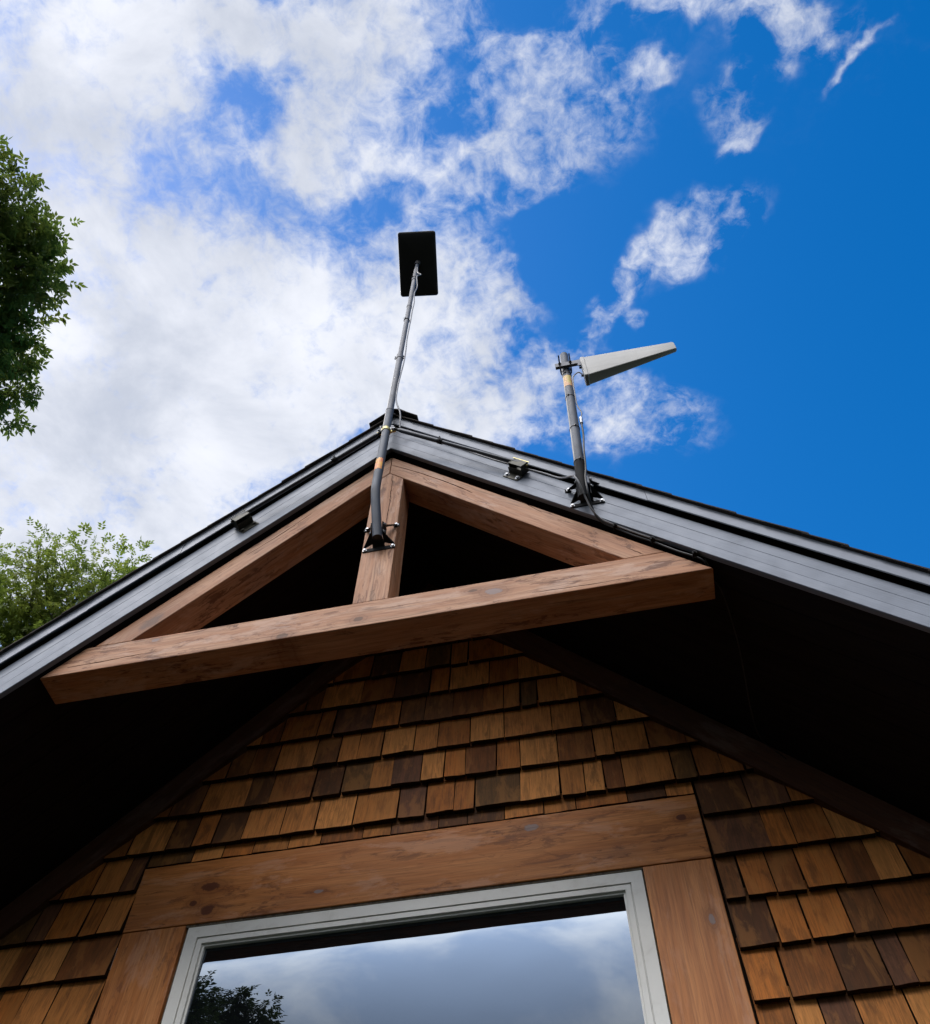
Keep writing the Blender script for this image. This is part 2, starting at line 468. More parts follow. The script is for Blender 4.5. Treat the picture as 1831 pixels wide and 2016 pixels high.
def leaf_mat(name, c1, c2, c3, trans=0.45):
    m, g = new_mat(name)
    rnd = g.n('NewGeometry').outputs['Random Per Island']
    c0 = g.n('TexCoord').outputs['Object']
    n = g.noise(c0, 1.4, 3.0, 0.5).outputs['Fac']
    c = g.mix(rnd, c1, c2)
    c = g.mix(g.math('MULTIPLY', g.rng(n, 0.42, 0.68), 0.7), c, c3)
    d = g.n('BsdfPrincipled', {'Base Color': c, 'Roughness': 0.55, 'Specular IOR Level': 0.25})
    tcol = g.mix(0.5, c, (0.16, 0.22, 0.03))
    t = g.n('BsdfTranslucent', {'Color': tcol})
    mx = g.n('MixShader', {0: trans, 1: d.outputs[0], 2: t.outputs[0]})
    finish(g, mx)
    return m

def bark_mat():
    m, g = new_mat('bark')
    c0 = g.n('TexCoord').outputs['Object']
    n = g.noise(scaled(g, c0, (14, 14, 3)), 1.0, 6.0, 0.65).outputs['Fac']
    c = g.mix(g.rng(n, 0.3, 0.7), (0.035, 0.027, 0.020), (0.13, 0.10, 0.075))
    bp = g.n('Bump', {'Height': n, 'Strength': 0.8, 'Distance': 0.02})
    b = g.n('BsdfPrincipled', {'Base Color': c, 'Roughness': 0.9, 'Normal': bp.outputs[0]})
    finish(g, b)
    return m

def ground_mat():
    m, g = new_mat('lawn')
    c0 = g.n('TexCoord').outputs['Object']
    n = g.noise(c0, 0.35, 6.0, 0.6).outputs['Fac']
    f = g.noise(c0, 35.0, 6.0, 0.7).outputs['Fac']
    c = g.mix(g.rng(n, 0.3, 0.7), (0.011, 0.015, 0.007), (0.018, 0.016, 0.010))
    c = g.mix(g.math('MULTIPLY', g.rng(f, 0.4, 0.7), 0.5), c, (0.010, 0.016, 0.006))
    bp = g.n('Bump', {'Height': f, 'Strength': 0.8, 'Distance': 0.03})
    b = g.n('BsdfPrincipled', {'Base Color': c, 'Roughness': 1.0, 'Specular IOR Level': 0.0, 'Normal': bp.outputs[0]})
    finish(g, b)
    return m

def sticker_mat(name, a, b2, c3):
    m, g = new_mat(name)
    v, raw = obj_coord(g)
    n = g.noise(scaled(g, v, (40, 40, 22)), 1.0, 4.0, 0.6).outputs['Fac']
    k = g.n('TexVoronoi', {'Vector': scaled(g, v, (60, 60, 160)), 'Scale': 1.0}).outputs['Distance']
    c = g.mix(g.rng(n, 0.42, 0.58), a, b2)
    c = g.mix(g.math('MULTIPLY', g.rng(k, 0.20, 0.36, 1.0, 0.0), 0.6), c, c3)
    b = g.n('BsdfPrincipled', {'Base Color': c, 'Roughness': 0.5})
    finish(g, b)
    return m

M = {}
TRUSS = ((0.43, 0.205, 0.105), (0.16, 0.060, 0.028), (0.53, 0.30, 0.18))
TRIM = ((0.49, 0.172, 0.042), (0.18, 0.056, 0.016), (0.60, 0.24, 0.072))
GREYK, REDK, BRK = (0.27, 0.21, 0.20), (0.085, 0.022, 0.012), (0.12, 0.060, 0.035)
M['truss'] = wood('weathered_truss_timber', *TRUSS, stain=0.8, knots=0.45, rough=0.62, crack=0.45)
M['chord'] = wood('weathered_chord_timber', *TRUSS, stain=0.85, knots=0.0, rough=0.62, crack=0.45,
                  spots=[(0.478, 0.004, 0.034, 0.020, GREYK), (-0.035, -0.030, 0.022, 0.014, BRK), (-0.327, -0.055, 0.026, 0.016, BRK), (0.40, 0.03, 0.02, 0.009, BRK), (-0.86, 0.05, 0.018, 0.010, GREYK)])
M['trim'] = wood('stained_trim_board', *TRIM, stain=0.55, knots=0.0, rough=0.55, spec=0.25, bump=0.25, crack=0.3)
M['head'] = wood('stained_header_board', *TRIM, stain=0.65, knots=0.0, rough=0.55, spec=0.25, bump=0.25, crack=0.3,
                 spots=[(-0.7985, 0.0147, 0.040, 0.020, REDK), (-0.7858, -0.0857, 0.028, 0.022, REDK), (-0.853, -0.050, 0.017, 0.013, REDK), (-0.3544, -0.069, 0.020, 0.009, GREYK), (0.4543, 0.089, 0.030, 0.018, GREYK), (1.0099, 0.044, 0.018, 0.014, REDK)])
M['jamb'] = wood('stained_side_board', *TRIM, stain=0.45, knots=0.0, rough=0.50, spec=0.32, bump=0.25, crack=0.3,
                 spots=[(3.4342 - 2.9, -(1.0282 - 0.5 * (0.8389 + 1.0794)), 0.022, 0.011, GREYK)])
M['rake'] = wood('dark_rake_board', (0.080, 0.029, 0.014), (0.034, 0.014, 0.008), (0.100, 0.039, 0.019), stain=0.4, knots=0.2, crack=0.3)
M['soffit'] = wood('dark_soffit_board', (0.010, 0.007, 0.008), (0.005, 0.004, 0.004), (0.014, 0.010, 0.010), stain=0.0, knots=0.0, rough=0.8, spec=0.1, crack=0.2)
M['shingle'] = shingle_mat()
M['crack'] = plain('dark_timber_check', (0.035, 0.015, 0.009), 0.9, 0.05, var=0.4, scale=60)
M['butt_shade'] = plain('cedar_end_grain_shade', (0.030, 0.015, 0.008), 0.9, 0.1, var=0.5, scale=120)  # dark end grain with the shade of butts and keyways put into its colour
M['backing'] = plain('dark_building_paper', (0.02, 0.014, 0.010), 0.95, 0.1)
M['fascia'] = metal_paint('grey_aluminium_fascia', (0.128, 0.147, 0.182), 0.42, 0.36, 0.2, 0.08, (0.8, 60, 160), dirt_amt=0.12)
M['strip'] = metal_paint('grey_aluminium_trim', (0.150, 0.166, 0.198), 0.42, 0.36, 0.25, 0.06, (0.8, 60, 160), dirt_amt=0.12)
M['asphalt'] = asphalt_mat()
M['vinyl'] = metal_paint('white_vinyl', (0.80, 0.79, 0.74), 0.42, 0.45, 0.0, 0.03, (3, 3, 3), dirt=(0.33, 0.29, 0.22), dirt_amt=0.30)
M['caulk'] = plain('brown_caulk', (0.16, 0.13, 0.095), 0.85, 0.2, var=0.4, scale=60)
M['glass'] = glass_mat()
M['galv'] = metal_paint('galvanised_tube', (0.115, 0.122, 0.142), 0.50, 0.35, 0.15, 0.18, (30, 30, 4), dirt=(0.07, 0.06, 0.05), dirt_amt=0.55)
M['grey'] = metal_paint('grey_painted_tube', (0.060, 0.072, 0.095), 0.50, 0.35, 0.1, 0.12, (30, 30, 5), dirt=(0.06, 0.055, 0.05), dirt_amt=0.4)
M['black'] = metal_paint('black_painted_steel', (0.009, 0.0095, 0.011), 0.65, 0.15, 0.0, 0.2, (20, 20, 20), dirt=(0.03, 0.028, 0.025), dirt_amt=0.4)
M['rod'] = metal_paint('dark_steel_rod', (0.040, 0.044, 0.052), 0.38, 0.5, 0.5, 0.15, (6, 40, 40), dirt_amt=0.3)
M['zinc'] = plain('bright_zinc_bolt', (0.36, 0.37, 0.39), 0.38, 0.5, 0.8, 0.15, 80)
M['brass'] = metal_paint('yellow_zinc_steel', (0.46, 0.40, 0.17), 0.35, 0.5, 0.7, 0.2, (30, 30, 30), dirt=(0.12, 0.09, 0.03), dirt_amt=0.5)
M['olive'] = metal_paint('tarnished_zinc_bracket', (0.045, 0.043, 0.032), 0.45, 0.5, 0.5, 0.25, (20, 20, 20), dirt=(0.04, 0.04, 0.03), dirt_amt=0.6)
M['panel'] = metal_paint('dark_grey_panel_back', (0.030, 0.030, 0.036), 0.5, 0.4, 0.0, 0.06, (2, 2, 2), dirt_amt=0.1)
M['rim'] = plain('white_panel_face', (0.7, 0.7, 0.7), 0.5, 0.4, var=0.03)
M['radome'] = metal_paint('off_white_radome', (0.45, 0.445, 0.425), 0.5, 0.4, 0.0, 0.05, (3, 3, 14), dirt=(0.25, 0.23, 0.20), dirt_amt=0.10)
M['rubber'] = plain('black_cable_sheath', (0.016, 0.016, 0.018), 0.45, 0.45)
M['cable_grey'] = plain('grey_cable_sheath', (0.20, 0.20, 0.21), 0.45, 0.45)
M['orange'] = sticker_mat('peeling_orange_sticker', (0.78, 0.38, 0.035), (0.70, 0.20, 0.06), (0.55, 0.30, 0.12))
M['faded'] = sticker_mat('faded_warning_sticker', (0.66, 0.36, 0.16), (0.56, 0.46, 0.12), (0.60, 0.20, 0.10))
M['bark'] = bark_mat()
M['lawn'] = ground_mat()
M['wrap'] = plain('white_house_wrap', (0.75, 0.76, 0.78), 0.6, 0.3, var=0.03)

# ------------------------------------------------------------------ ground
bm = bmesh.new()
bmesh.ops.create_circle(bm, cap_ends=True, radius=900, segments=96)
go = obj('ground', bm, M['lawn'], M=Matrix.Identity(4))
go['kind'] = 'structure'

# ------------------------------------------------------------------ the house
P_ = 1.03647                 # roof pitch
N_ = math.sqrt(1 + P_ * P_)
ZF = 5.5603                  # lower edge of the fascia at the ridge
W = 0.8221                   # face of the window boards
XE = 3.0                     # eave
ZCL, ZCU = 4.2140, 4.3574
JLO, JLI, JRI, JRO = -1.1085, -0.8575, 0.8389, 1.0794
ZHL, ZHU = 3.6630, 3.9397
YB = 7.0                     # back of the house
XW = 2.62                    # side walls

def zr(s, x):
    return ZF + s * N_ - P_ * abs(x)

house = thing('house', 'cedar shingled gable end of a house with a timber truss under grey eaves', 'house', (0, 0, 0))

def slope_frame(side, s=0.0, y=0.0, x=1.0):
    return frame((side * x, y, zr(s, x)), (side, 0, -P_))

def rake(bm, prof, side, x0=0.0, x1=XE, nseg=1, jit=0.0, mi=0):
    """closed profile of (s, y) run down the slope"""
    rings = []
    for i in range(nseg + 1):
        x = x0 + (x1 - x0) * i / nseg
        js = random.uniform(-jit, jit) if 0 < i < nseg else 0.0
        rings.append([bm.verts.new((side * x, y, zr(s + js, x))) for (s, y) in prof])
    n = len(prof)
    for i in range(nseg):
        for k in range(n):
            bm.faces.new((rings[i][k], rings[i][(k + 1) % n], rings[i + 1][(k + 1) % n], rings[i + 1][k])).material_index = mi
    bm.faces.new(rings[0]).material_index = mi
    bm.faces.new(rings[-1][::-1]).material_index = mi

random.seed(5)
# --- wall: a backing skin with the window opening, side and back walls
bm = bmesh.new()
YS = W + 0.030
def wall_poly(x0, x1, z0, z1l, z1r):
    return [(x0, z0), (x1, z0), (x1, z1r), (x0, z1l)]
def top(x):
    return zr(-0.001, x)
add_prism(bm, [(-XW, 0), (JLI, 0), (JLI, top(JLI)), (-XW, top(XW))], YS, YS + 0.12)
add_prism(bm, [(JRI, 0), (XW, 0), (XW, top(XW)), (JRI, top(JRI))], YS, YS + 0.12)
add_prism(bm, [(JLI, ZHL), (JRI, ZHL), (JRI, top(JRI)), (0, top(0)), (JLI, top(JLI))], YS, YS + 0.12)
add_prism(bm, [(JLI, 0), (JRI, 0), (JRI, 2.0), (JLI, 2.0)], YS, YS + 0.12)
wall = obj('wall', bm, M['backing'], house)
bm = bmesh.new()
for sx in (-1, 1):
    add_box(bm, sx * XW - 0.05, sx * XW + 0.05, YS + 0.12, YB, 0, top(XW))
add_prism(bm, [(-XW, 0), (XW, 0), (XW, top(XW)), (0, top(0)), (-XW, top(XW))], YB, YB + 0.1)
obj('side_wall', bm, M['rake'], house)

# --- cedar shingles, course by course
bm = bmesh.new()
EXP = 0.1735
rs = random.Random(11)
TR_S = -0.118
def shingle(x0, x1, z0, z1, yb, yt, sk0, sk1, th, sl):
    # split cedar: ragged butt, slight cupping; front bottom edge at yb, top edge at yt
    n = 4
    cup = rs.uniform(-0.002, 0.0015)
    tw = rs.uniform(-0.0025, 0.0025)
    fb, bb, ft, bt = [], [], [], []
    for i in range(n + 1):
        t = i / n
        xb = x0 + sk0 + (x1 + sk1 - x0 - sk0) * t
        zz = z0 + sl * (1 - 2 * t) + (rs.uniform(-0.0012, 0.0012) if 0 < i < n else 0)
        yy = yb + cup * (1 - (2 * t - 1) ** 2) + tw * (2 * t - 1) + rs.uniform(-0.0006, 0.0006)
        fb.append(bm.verts.new((xb, yy, zz)))
        bb.append(bm.verts.new((xb, yb + th, zz - 0.001)))
        ft.append(bm.verts.new((x0 + (x1 - x0) * t, yt, z1)))
        bt.append(bm.verts.new((x0 + (x1 - x0) * t, yt + 0.004, z1)))
    for i in range(n):
        bm.faces.new((fb[i], fb[i + 1], ft[i + 1], ft[i]))
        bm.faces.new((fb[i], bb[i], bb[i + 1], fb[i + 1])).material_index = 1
        bm.faces.new((bb[i], bt[i], bt[i + 1], bb[i + 1]))
        bm.faces.new((ft[i], ft[i + 1], bt[i + 1], bt[i]))
    for k in (0, n):
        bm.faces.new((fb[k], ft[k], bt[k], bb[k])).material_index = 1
def spans(zb, zt):
    hw = max(0.0, (ZF + TR_S * N_ - zb) / P_) + 0.05
    hw = min(hw, XW)
    out = []
    if zb < ZHU - 0.02:
        if zb > 1.75:
            if zb + 0.0 < ZHU:
                out = [(-hw, JLO - 0.007), (JRO + 0.007, hw)]
        else:
            out = [(-hw, hw)]
    else:
        out = [(-hw, hw)]
    return [s for s in out if s[1] - s[0] > 0.03]
for k in range(-23, 8):
    zb = 4.016 + EXP * k
    for (a, b) in spans(zb, zb + EXP):
        x = a - (0.0 if b < 0 or a > 0 else rs.uniform(0, 0.1))
        while x < b - 0.01:
            wd = rs.choice([rs.uniform(0.07, 0.11), rs.uniform(0.095, 0.145), rs.uniform(0.13, 0.21)])
            x1 = min(b, x + wd)
            if b - x1 < 0.045:
                x1 = b
            gap = rs.uniform(0.003, 0.007)
            th = rs.uniform(0.017, 0.023)
            j = rs.uniform(-0.0022, 0.0018)
            shingle(x + gap / 2, x1 - gap / 2, zb + j, zb + EXP + 0.05, W - 0.010 + rs.uniform(-0.002, 0.002), W + 0.021,
                    rs.uniform(-0.003, 0.003), rs.uniform(-0.003, 0.003), th, rs.uniform(-0.0012, 0.0012))
            x = x1
# cut course right above the header board
x = JLO - 0.004
while x < JRO:
    x1 = min(JRO + 0.004, x + rs.uniform(0.09, 0.2))
    shingle(x + 0.002, x1 - 0.002, ZHU + 0.016 + rs.uniform(-.0015, .0015), 4.05, W + 0.008, W + 0.020, 0, 0, 0.011, 0)
    x = x1
obj('shingle_cladding', bm, [M['shingle'], M['butt_shade']], wall, Matrix.Translation((0, W, 3.5)))
bm = bmesh.new()
add_box(bm, JLO - 0.0065, JLO - 0.0010, W + 0.010, W + 0.022, 3.525, 3.61)
obj('house_wrap', bm, M['wrap'], wall, label='sliver of white house wrap showing beside the window board')

# --- rake boards on the wall under the soffit
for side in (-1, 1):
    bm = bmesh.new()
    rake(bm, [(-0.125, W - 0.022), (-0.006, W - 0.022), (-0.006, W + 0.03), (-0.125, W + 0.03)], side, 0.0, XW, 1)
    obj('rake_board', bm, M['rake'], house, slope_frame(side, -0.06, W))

# --- roof
bm = bmesh.new()
for side in (-1, 1):
    rake(bm, [(0.03, -0.012), (0.216, -0.012), (0.216, YB + 0.3), (0.03, YB + 0.3)], side, 0.0, XE)
roof = obj('roof', bm, M['backing'], house)
bm = bmesh.new()
rs = random.Random(3)
step = 0.142
L = XE * N_
nc = int(L / step) + 1
for side in (-1, 1):
    for i in range(nc):
        a0, a1 = i * step / N_, ((i + 1) * step + 0.03) / N_
        a1 = min(a1, XE + 0.03)
        yf = -0.066 + rs.uniform(-0.003, 0.002)
        s0, s1 = 0.2185, 0.2185 + 0.0045
        tilt = 0.0025 + rs.uniform(-0.0008, 0.0015)
        P = []
        for (yy) in (yf, YB + 0.34):
            P.append([(side * a0, yy, zr(s0, a0)), (side * a1, yy, zr(s0 + tilt, a1)), (side * a1, yy, zr(s1 + tilt + 0.003, a1)), (side * a0, yy, zr(s1, a0))])
        add_hexa(bm, P[0] + P[1])
obj('roof_shingles', bm, M['asphalt'], roof)
# ridge caps
bm = bmesh.new()
rs = random.Random(8)
k = 0
y = -0.082
while y < YB:
    t = 0.006
    hwl, hwr = 0.128 + rs.uniform(-.012, .012), 0.122 + rs.uniform(-.012, .012)
    base = 0.232 + (0.016 if k == 0 else 0.006)
    if k == 1:
        hwl -= 0.05; hwr -= 0.06; base += 0.02; 
    yl = 0.30
    poly = []
    for (x, s) in ((-hwl, base - 0.006), (-0.03, base), (0.0, base - 0.004), (0.03, base), (hwr, base - 0.006)):
        poly.append((x, zr(s, x) if abs(x) > 0 else zr(s, 0.012)))
    up = [(x, z + t * N_) for x, z in poly]
    add_prism(bm, poly + up[::-1], y + (0.004 if k == 1 else 0), y + yl)
    y += 0.0 if k == 0 else 0.14
    k += 1
obj('ridge_cap', bm, M['asphalt'], roof)
# fascia, upper trim strip, soffit
for side in (-1, 1):
    bm = bmesh.new()
    prof = [(0.0, -0.0250), (0.0015, -0.0318), (0.0030, -0.0326), (0.0440, -0.0334), (0.0450, -0.0322), (0.0462, -0.0330), (0.0970, -0.0320),
            (0.0980, -0.0312), (0.0992, -0.0322), (0.148, -0.0310), (0.151, -0.0295), (0.152, -0.0120), (0.0, -0.012)]
    rake(bm, prof, side, 0.0, XE + 0.02, 1)
    f = obj('fascia', bm, M['fascia'], roof, slope_frame(side, 0.08, -0.03))
    bm = bmesh.new()
    joints = [0.0, 1.1097, 2.3] if side > 0 else [0.0, 0.8922, 1.2022, 2.4]
    joints.append(XE + 0.02)
    for i in range(len(joints) - 1):
        o = 0.0012 * (i % 2)
        ds = 0.001 * (i % 2)
        rake(bm, [(0.162 + ds, -0.0495 - o), (0.165 + ds, -0.0525 - o), (0.214, -0.0510 - o), (0.2165, -0.053 - o), (0.2165, -0.0125), (0.2120, -0.0125), (0.2100, -0.0490 - o), (0.166 + ds, -0.0500 - o)], side, joints[i] + (0.0012 if i else 0), joints[i + 1], 1)
    obj('drip_trim', bm, M['strip'], roof, slope_frame(side, 0.19, -0.05))
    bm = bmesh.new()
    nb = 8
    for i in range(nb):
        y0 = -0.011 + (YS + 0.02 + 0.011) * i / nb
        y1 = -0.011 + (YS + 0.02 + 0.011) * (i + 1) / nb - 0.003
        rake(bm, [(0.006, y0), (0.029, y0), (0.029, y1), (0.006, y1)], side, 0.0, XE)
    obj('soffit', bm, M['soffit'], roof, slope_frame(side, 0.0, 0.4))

def check(bm, pts, y, w):
    """a drying check: a ragged dark split tapering to both ends, lying on the face at y"""
    P = smooth_path([(x, y, z) for x, z in pts], 6)
    n = len(P)
    up_, dn_ = [], []
    for i in range(n):
        t = (P[min(i + 1, n - 1)] - P[max(i - 1, 0)]).normalized()
        nn = Vector((-t.z, 0, t.x))
        ww = w * 0.5 * (math.sin(math.pi * (0.04 + 0.92 * i / (n - 1))) ** 0.5) * random.uniform(0.45, 1.1)
        o = nn * random.uniform(-0.0012, 0.0012)
        up_.append(P[i] + o + nn * ww)
        dn_.append(P[i] + o - nn * ww)
    for i in range(n - 1):
        add_hexa(bm, [dn_[i] + Vector((0, 0.003, 0)), dn_[i + 1] + Vector((0, 0.003, 0)), dn_[i + 1] - Vector((0, 0.0004, 0)), dn_[i] - Vector((0, 0.0004, 0)),
                      up_[i] + Vector((0, 0.003, 0)), up_[i + 1] + Vector((0, 0.003, 0)), up_[i + 1] - Vector((0, 0.0004, 0)), up_[i] - Vector((0, 0.0004, 0))], 1)

# --- truss timbers (six by six)
D6 = 0.140
RS0, RS1 = -0.135, -0.026
zi = zr(RS0, 0)          # apex of the opening
bm = bmesh.new()
xe = lambda z, s=RS1: (ZF + s * N_ - z) / P_
CH = [(-xe(ZCL, -0.004), ZCL), (xe(ZCL), ZCL), (xe(ZCU), ZCU), (-xe(ZCU, -0.004), ZCU)]
add_prism(bm, CH, 0.0, D6)
bevel(bm, 0.004)
check(bm, [(-1.194, 4.2509), (-1.0361, 4.2557), (-0.8884, 4.2626)], 0.0, 0.0045)
check(bm, [(0.62, 4.243), (0.80, 4.236), (0.97, 4.238)], 0.0, 0.003)
obj('bottom_chord', bm, [M['chord'], M['crack']], house, frame((0, 0.07, 0.5 * (ZCL + ZCU)), (1, 0, 0)))
bm = bmesh.new()
hw = 0.070
add_prism(bm, [(-hw, ZCU + 0.002), (hw, ZCU + 0.002), (hw, zr(RS0, hw) - 0.003), (0, zi - 0.003), (-hw, zr(RS0, hw) - 0.003)], 0.002, 0.128)
bevel(bm, 0.004)
check(bm, [(0.0134, 5.338), (0.0191, 5.2483), (0.0178, 5.1665), (0.0211, 5.0871), (0.0194, 4.9861), (0.016, 4.90)], 0.002, 0.0045)
obj('king_post', bm, [M['truss'], M['crack']], house, frame((0, 0.07, 4.8), (0, 0, 1)))
for side in (-1, 1):
    bm = bmesh.new()
    g0 = 0.0012
    zt = ZCU + 0.002
    xb0 = (ZF + RS0 * N_ - zt) / P_
    xb1 = (ZF + RS1 * N_ - zt) / P_
    poly = [(side * g0, zr(RS0, g0)), (side * g0, zr(RS1, g0)), (side * xb1, zt), (side * xb0, zt)]
    add_prism(bm, poly, 0.001, D6 - 0.003)
    bevel(bm, 0.004)
    if side > 0:
        check(bm, [(0.006, 5.4397), (0.1172, 5.3412), (0.2567, 5.203), (0.3541, 5.0945), (0.40, 5.040)], 0.001, 0.006)
        check(bm, [(0.587, 4.9263), (0.64, 4.855), (0.6914, 4.7792)], 0.001, 0.004)
        check(bm, [(0.9883, 4.4273), (1.0222, 4.3896), (1.0422, 4.3646)], 0.001, 0.004)
    else:
        check(bm, [(-0.35, 5.11), (-0.47, 4.975), (-0.60, 4.85)], 0.001, 0.004)
    obj('rafter', bm, [M['truss'], M['crack']], house, slope_frame(side, -0.08, 0.07))

# --- window
bm = bmesh.new()
ZB = 2.0
def ring(bm, xl, xr, zt, zb, wx, wz, y0, y1):
    # four butted bars
    add_box(bm, xl, xr, y0, y1, zt - wz, zt)
    add_box(bm, xl, xr, y0, y1, zb, zb + wz)
    add_box(bm, xl, xl + wx, y0, y1, zb + wz + 0.0002, zt - wz - 0.0002)
    add_box(bm, xr - wx, xr, y0, y1, zb + wz + 0.0002, zt - wz - 0.0002)
FL, FR, FT = -0.8460, 0.8330, 3.6535
ring(bm, FL, FR, FT, ZB, 0.0435, 0.0435, W + 0.006, W + 0.12)
ring(bm, FL + 0.0440, FR - 0.0440, FT - 0.0440, ZB + 0.0440, 0.0035, 0.0035, W + 0.013, W + 0.12)
ring(bm, FL + 0.0480, FR - 0.0480, FT - 0.0480, ZB + 0.0480, 0.0190, 0.0190, W + 0.009, W + 0.12)
ring(bm, FL + 0.0675, FR - 0.0675, FT - 0.0675, ZB + 0.0675, 0.0080, 0.0080, W + 0.019, W + 0.12)
window = obj('window', bm, M['vinyl'], house, Matrix.Translation((0, W, 2.8)))
bm = bmesh.new()
# sealed double glazing bows a little: the top of the pane leans back
zt_, zb_p = FT - 0.0750, ZB + 0.0752
nz_ = 40
fr, bk = [], []
for i in range(nz_ + 1):
    zz = zt_ - (zt_ - zb_p) * (i / nz_) ** 2
    yy = W + 0.026 + 0.008 * math.exp(-(zt_ - zz) / 0.11)
    fr.append([bm.verts.new((xx, yy, zz)) for xx in (FL + 0.0750, FR - 0.0750)])
    bk.append([bm.verts.new((xx, W + 0.042, zz)) for xx in (FL + 0.0750, FR - 0.0750)])
for i in range(nz_):
    bm.faces.new((fr[i][0], fr[i][1], fr[i + 1][1], fr[i + 1][0]))
    bm.faces.new((bk[i][1], bk[i][0], bk[i + 1][0], bk[i + 1][1]))
    for k in (0, 1):
        bm.faces.new((fr[i][k], fr[i + 1][k], bk[i + 1][k], bk[i][k]))
bm.faces.new((fr[0][0], bk[0][0], bk[0][1], fr[0][1]))
bm.faces.new((fr[-1][0], fr[-1][1], bk[-1][1], bk[-1][0]))
obj('pane', bm, M['glass'], window, Matrix.Translation((0, W, 2.8)), smooth=True)
bm = bmesh.new()
add_box(bm, JLI + 0.001, JRI - 0.001, W + 0.004, W + 0.05, FT + 0.0004, ZHL - 0.0004)
add_box(bm, JLI + 0.001, FL - 0.0006, W + 0.016, W + 0.05, ZB, FT)
add_box(bm, FR + 0.0006, JRI - 0.001, W + 0.016, W + 0.05, ZB, FT)
obj('caulk', bm, M['caulk'], window, label='line of dirty brown caulk round the white frame')
bm = bmesh.new()
add_box(bm, JLO, JRO, W - 0.003, W + 0.030, ZHL, ZHU)
bevel(bm, 0.003)
obj('head_trim', bm, M['head'], window, frame((0, W, 3.8), (1, 0, 0)))
for (a, b) in ((JLO, JLI), (JRI, JRO)):
    bm = bmesh.new()
    add_box(bm, a, b, W, W + 0.030, 1.75, ZHL - 0.0025)
    bevel(bm, 0.003)
    obj('side_trim', bm, M['jamb'] if a > 0 else M['trim'], window, frame((0.5 * (a + b), W, 2.9), (0, 0, 1)))
bm = bmesh.new()
add_box(bm, JLI + 0.002, JRI - 0.002, W + 0.001, W + 0.030, 1.75, ZB - 0.002)
bevel(bm, 0.003)
obj('sill_trim', bm, M['trim'], window, frame((0, W, 1.88), (1, 0, 0)))

# ------------------------------------------------------------------ antennas
def foot_bracket(parent, x, yb, zb, zt, ms, mr):
    """steel J-mount foot: two cheeks, four flared wings, base strip, bolts. yb = face it is bolted to"""
    hw = 0.066
    bm = bmesh.new()
    t = 0.003
    d = 0.058
    # upright cheeks either side of the tube
    for s in (-1, 1):
        add_prism_yz(bm, x + s * (mr + 0.004), t, [(yb - 0.012, zb + 0.02), (yb - d, zb + 0.045), (yb - d - 0.012, zb + 0.105), (yb - 0.030, zt - 0.03), (yb - 0.012, zt - 0.04)])
        # lower wing, slanting from the cheek back to the base strip
        add_plate(bm, [(x + s * (mr + 0.005), yb - d, zb + 0.050), (x + s * (mr + 0.005), yb - 0.016, zb + 0.022), (x + s * hw, yb - 0.004, zb + 0.012), (x + s * hw, yb - 0.006, zb + 0.024)], t * s)
        # upper wing
        add_plate(bm, [(x + s * (mr + 0.005), yb - d + 0.006, zb + 0.105), (x + s * (mr + 0.005), yb - 0.018, zt - 0.026), (x + s * (hw + 0.002), yb - 0.004, zt - 0.002), (x + s * (hw + 0.002), yb - 0.016, zt - 0.018)], t * s)
        add_box(bm, x + s * hw - 0.014, x + s * hw + 0.012, yb - 0.0035, yb - 0.0002, zt - 0.016, zt + 0.006)
    # base strip and the bent floor plate below the tube
    add_prism(bm, [(x - hw - 0.004, zb - 0.008), (x + hw + 0.004, zb - 0.008), (x + hw + 0.002, zb + 0.014), (x - hw - 0.002, zb + 0.014)], yb - 0.0035, yb - 0.0002)
    add_plate(bm, [(x - mr - 0.006, yb - 0.004, zb + 0.012), (x + mr + 0.006, yb - 0.004, zb + 0.012), (x + mr - 0.002, yb - d + 0.006, zb + 0.046), (x - mr + 0.002, yb - d + 0.006, zb + 0.046)], 0.002)
    br = obj('foot_bracket', bm, M['black'], parent)
    pos = [((x - hw + 0.006, yb - 0.0036, zb + 0.003), (0, -1, 0)), ((x + hw - 0.006, yb - 0.0036, zb + 0.003), (0, -1, 0)),
           ((x - hw + 0.002, yb - 0.0036, zt - 0.004), (0, -1, 0)), ((x + hw - 0.002, yb - 0.0036, zt - 0.004), (0, -1, 0))]
    pos += [((x + s * (mr + 0.0065), yb - 0.045, z), (s, 0, 0)) for s in (-1, 1) for z in (zb + 0.06, zb + 0.115)]
    for p, n in pos:
        bm = bmesh.new()
        add_bolt(bm, p, n, 0.0062)
        obj('bolt', bm, M['zinc'], br)
    return br

def add_prism_yz(bm, x, t, poly):
    a = [bm.verts.new((x - t / 2, p[0], p[1])) for p in poly]
    b = [bm.verts.new((x + t / 2, p[0], p[1])) for p in poly]
    bm.faces.new(a)
    bm.faces.new(b[::-1])
    n = len(poly)
    for i in range(n):
        bm.faces.new((a[i], b[i], b[(i + 1) % n], a[(i + 1) % n]))

def along(path, t):
    P = [Vector(p) for p in path]
    ls = [(P[i + 1] - P[i]).length for i in range(len(P) - 1)]
    d = t * sum(ls)
    for i, l in enumerate(ls):
        if d <= l or i == len(ls) - 1:
            return P[i].lerp(P[i + 1], d / l), (P[i + 1] - P[i]).normalized()
        d -= l

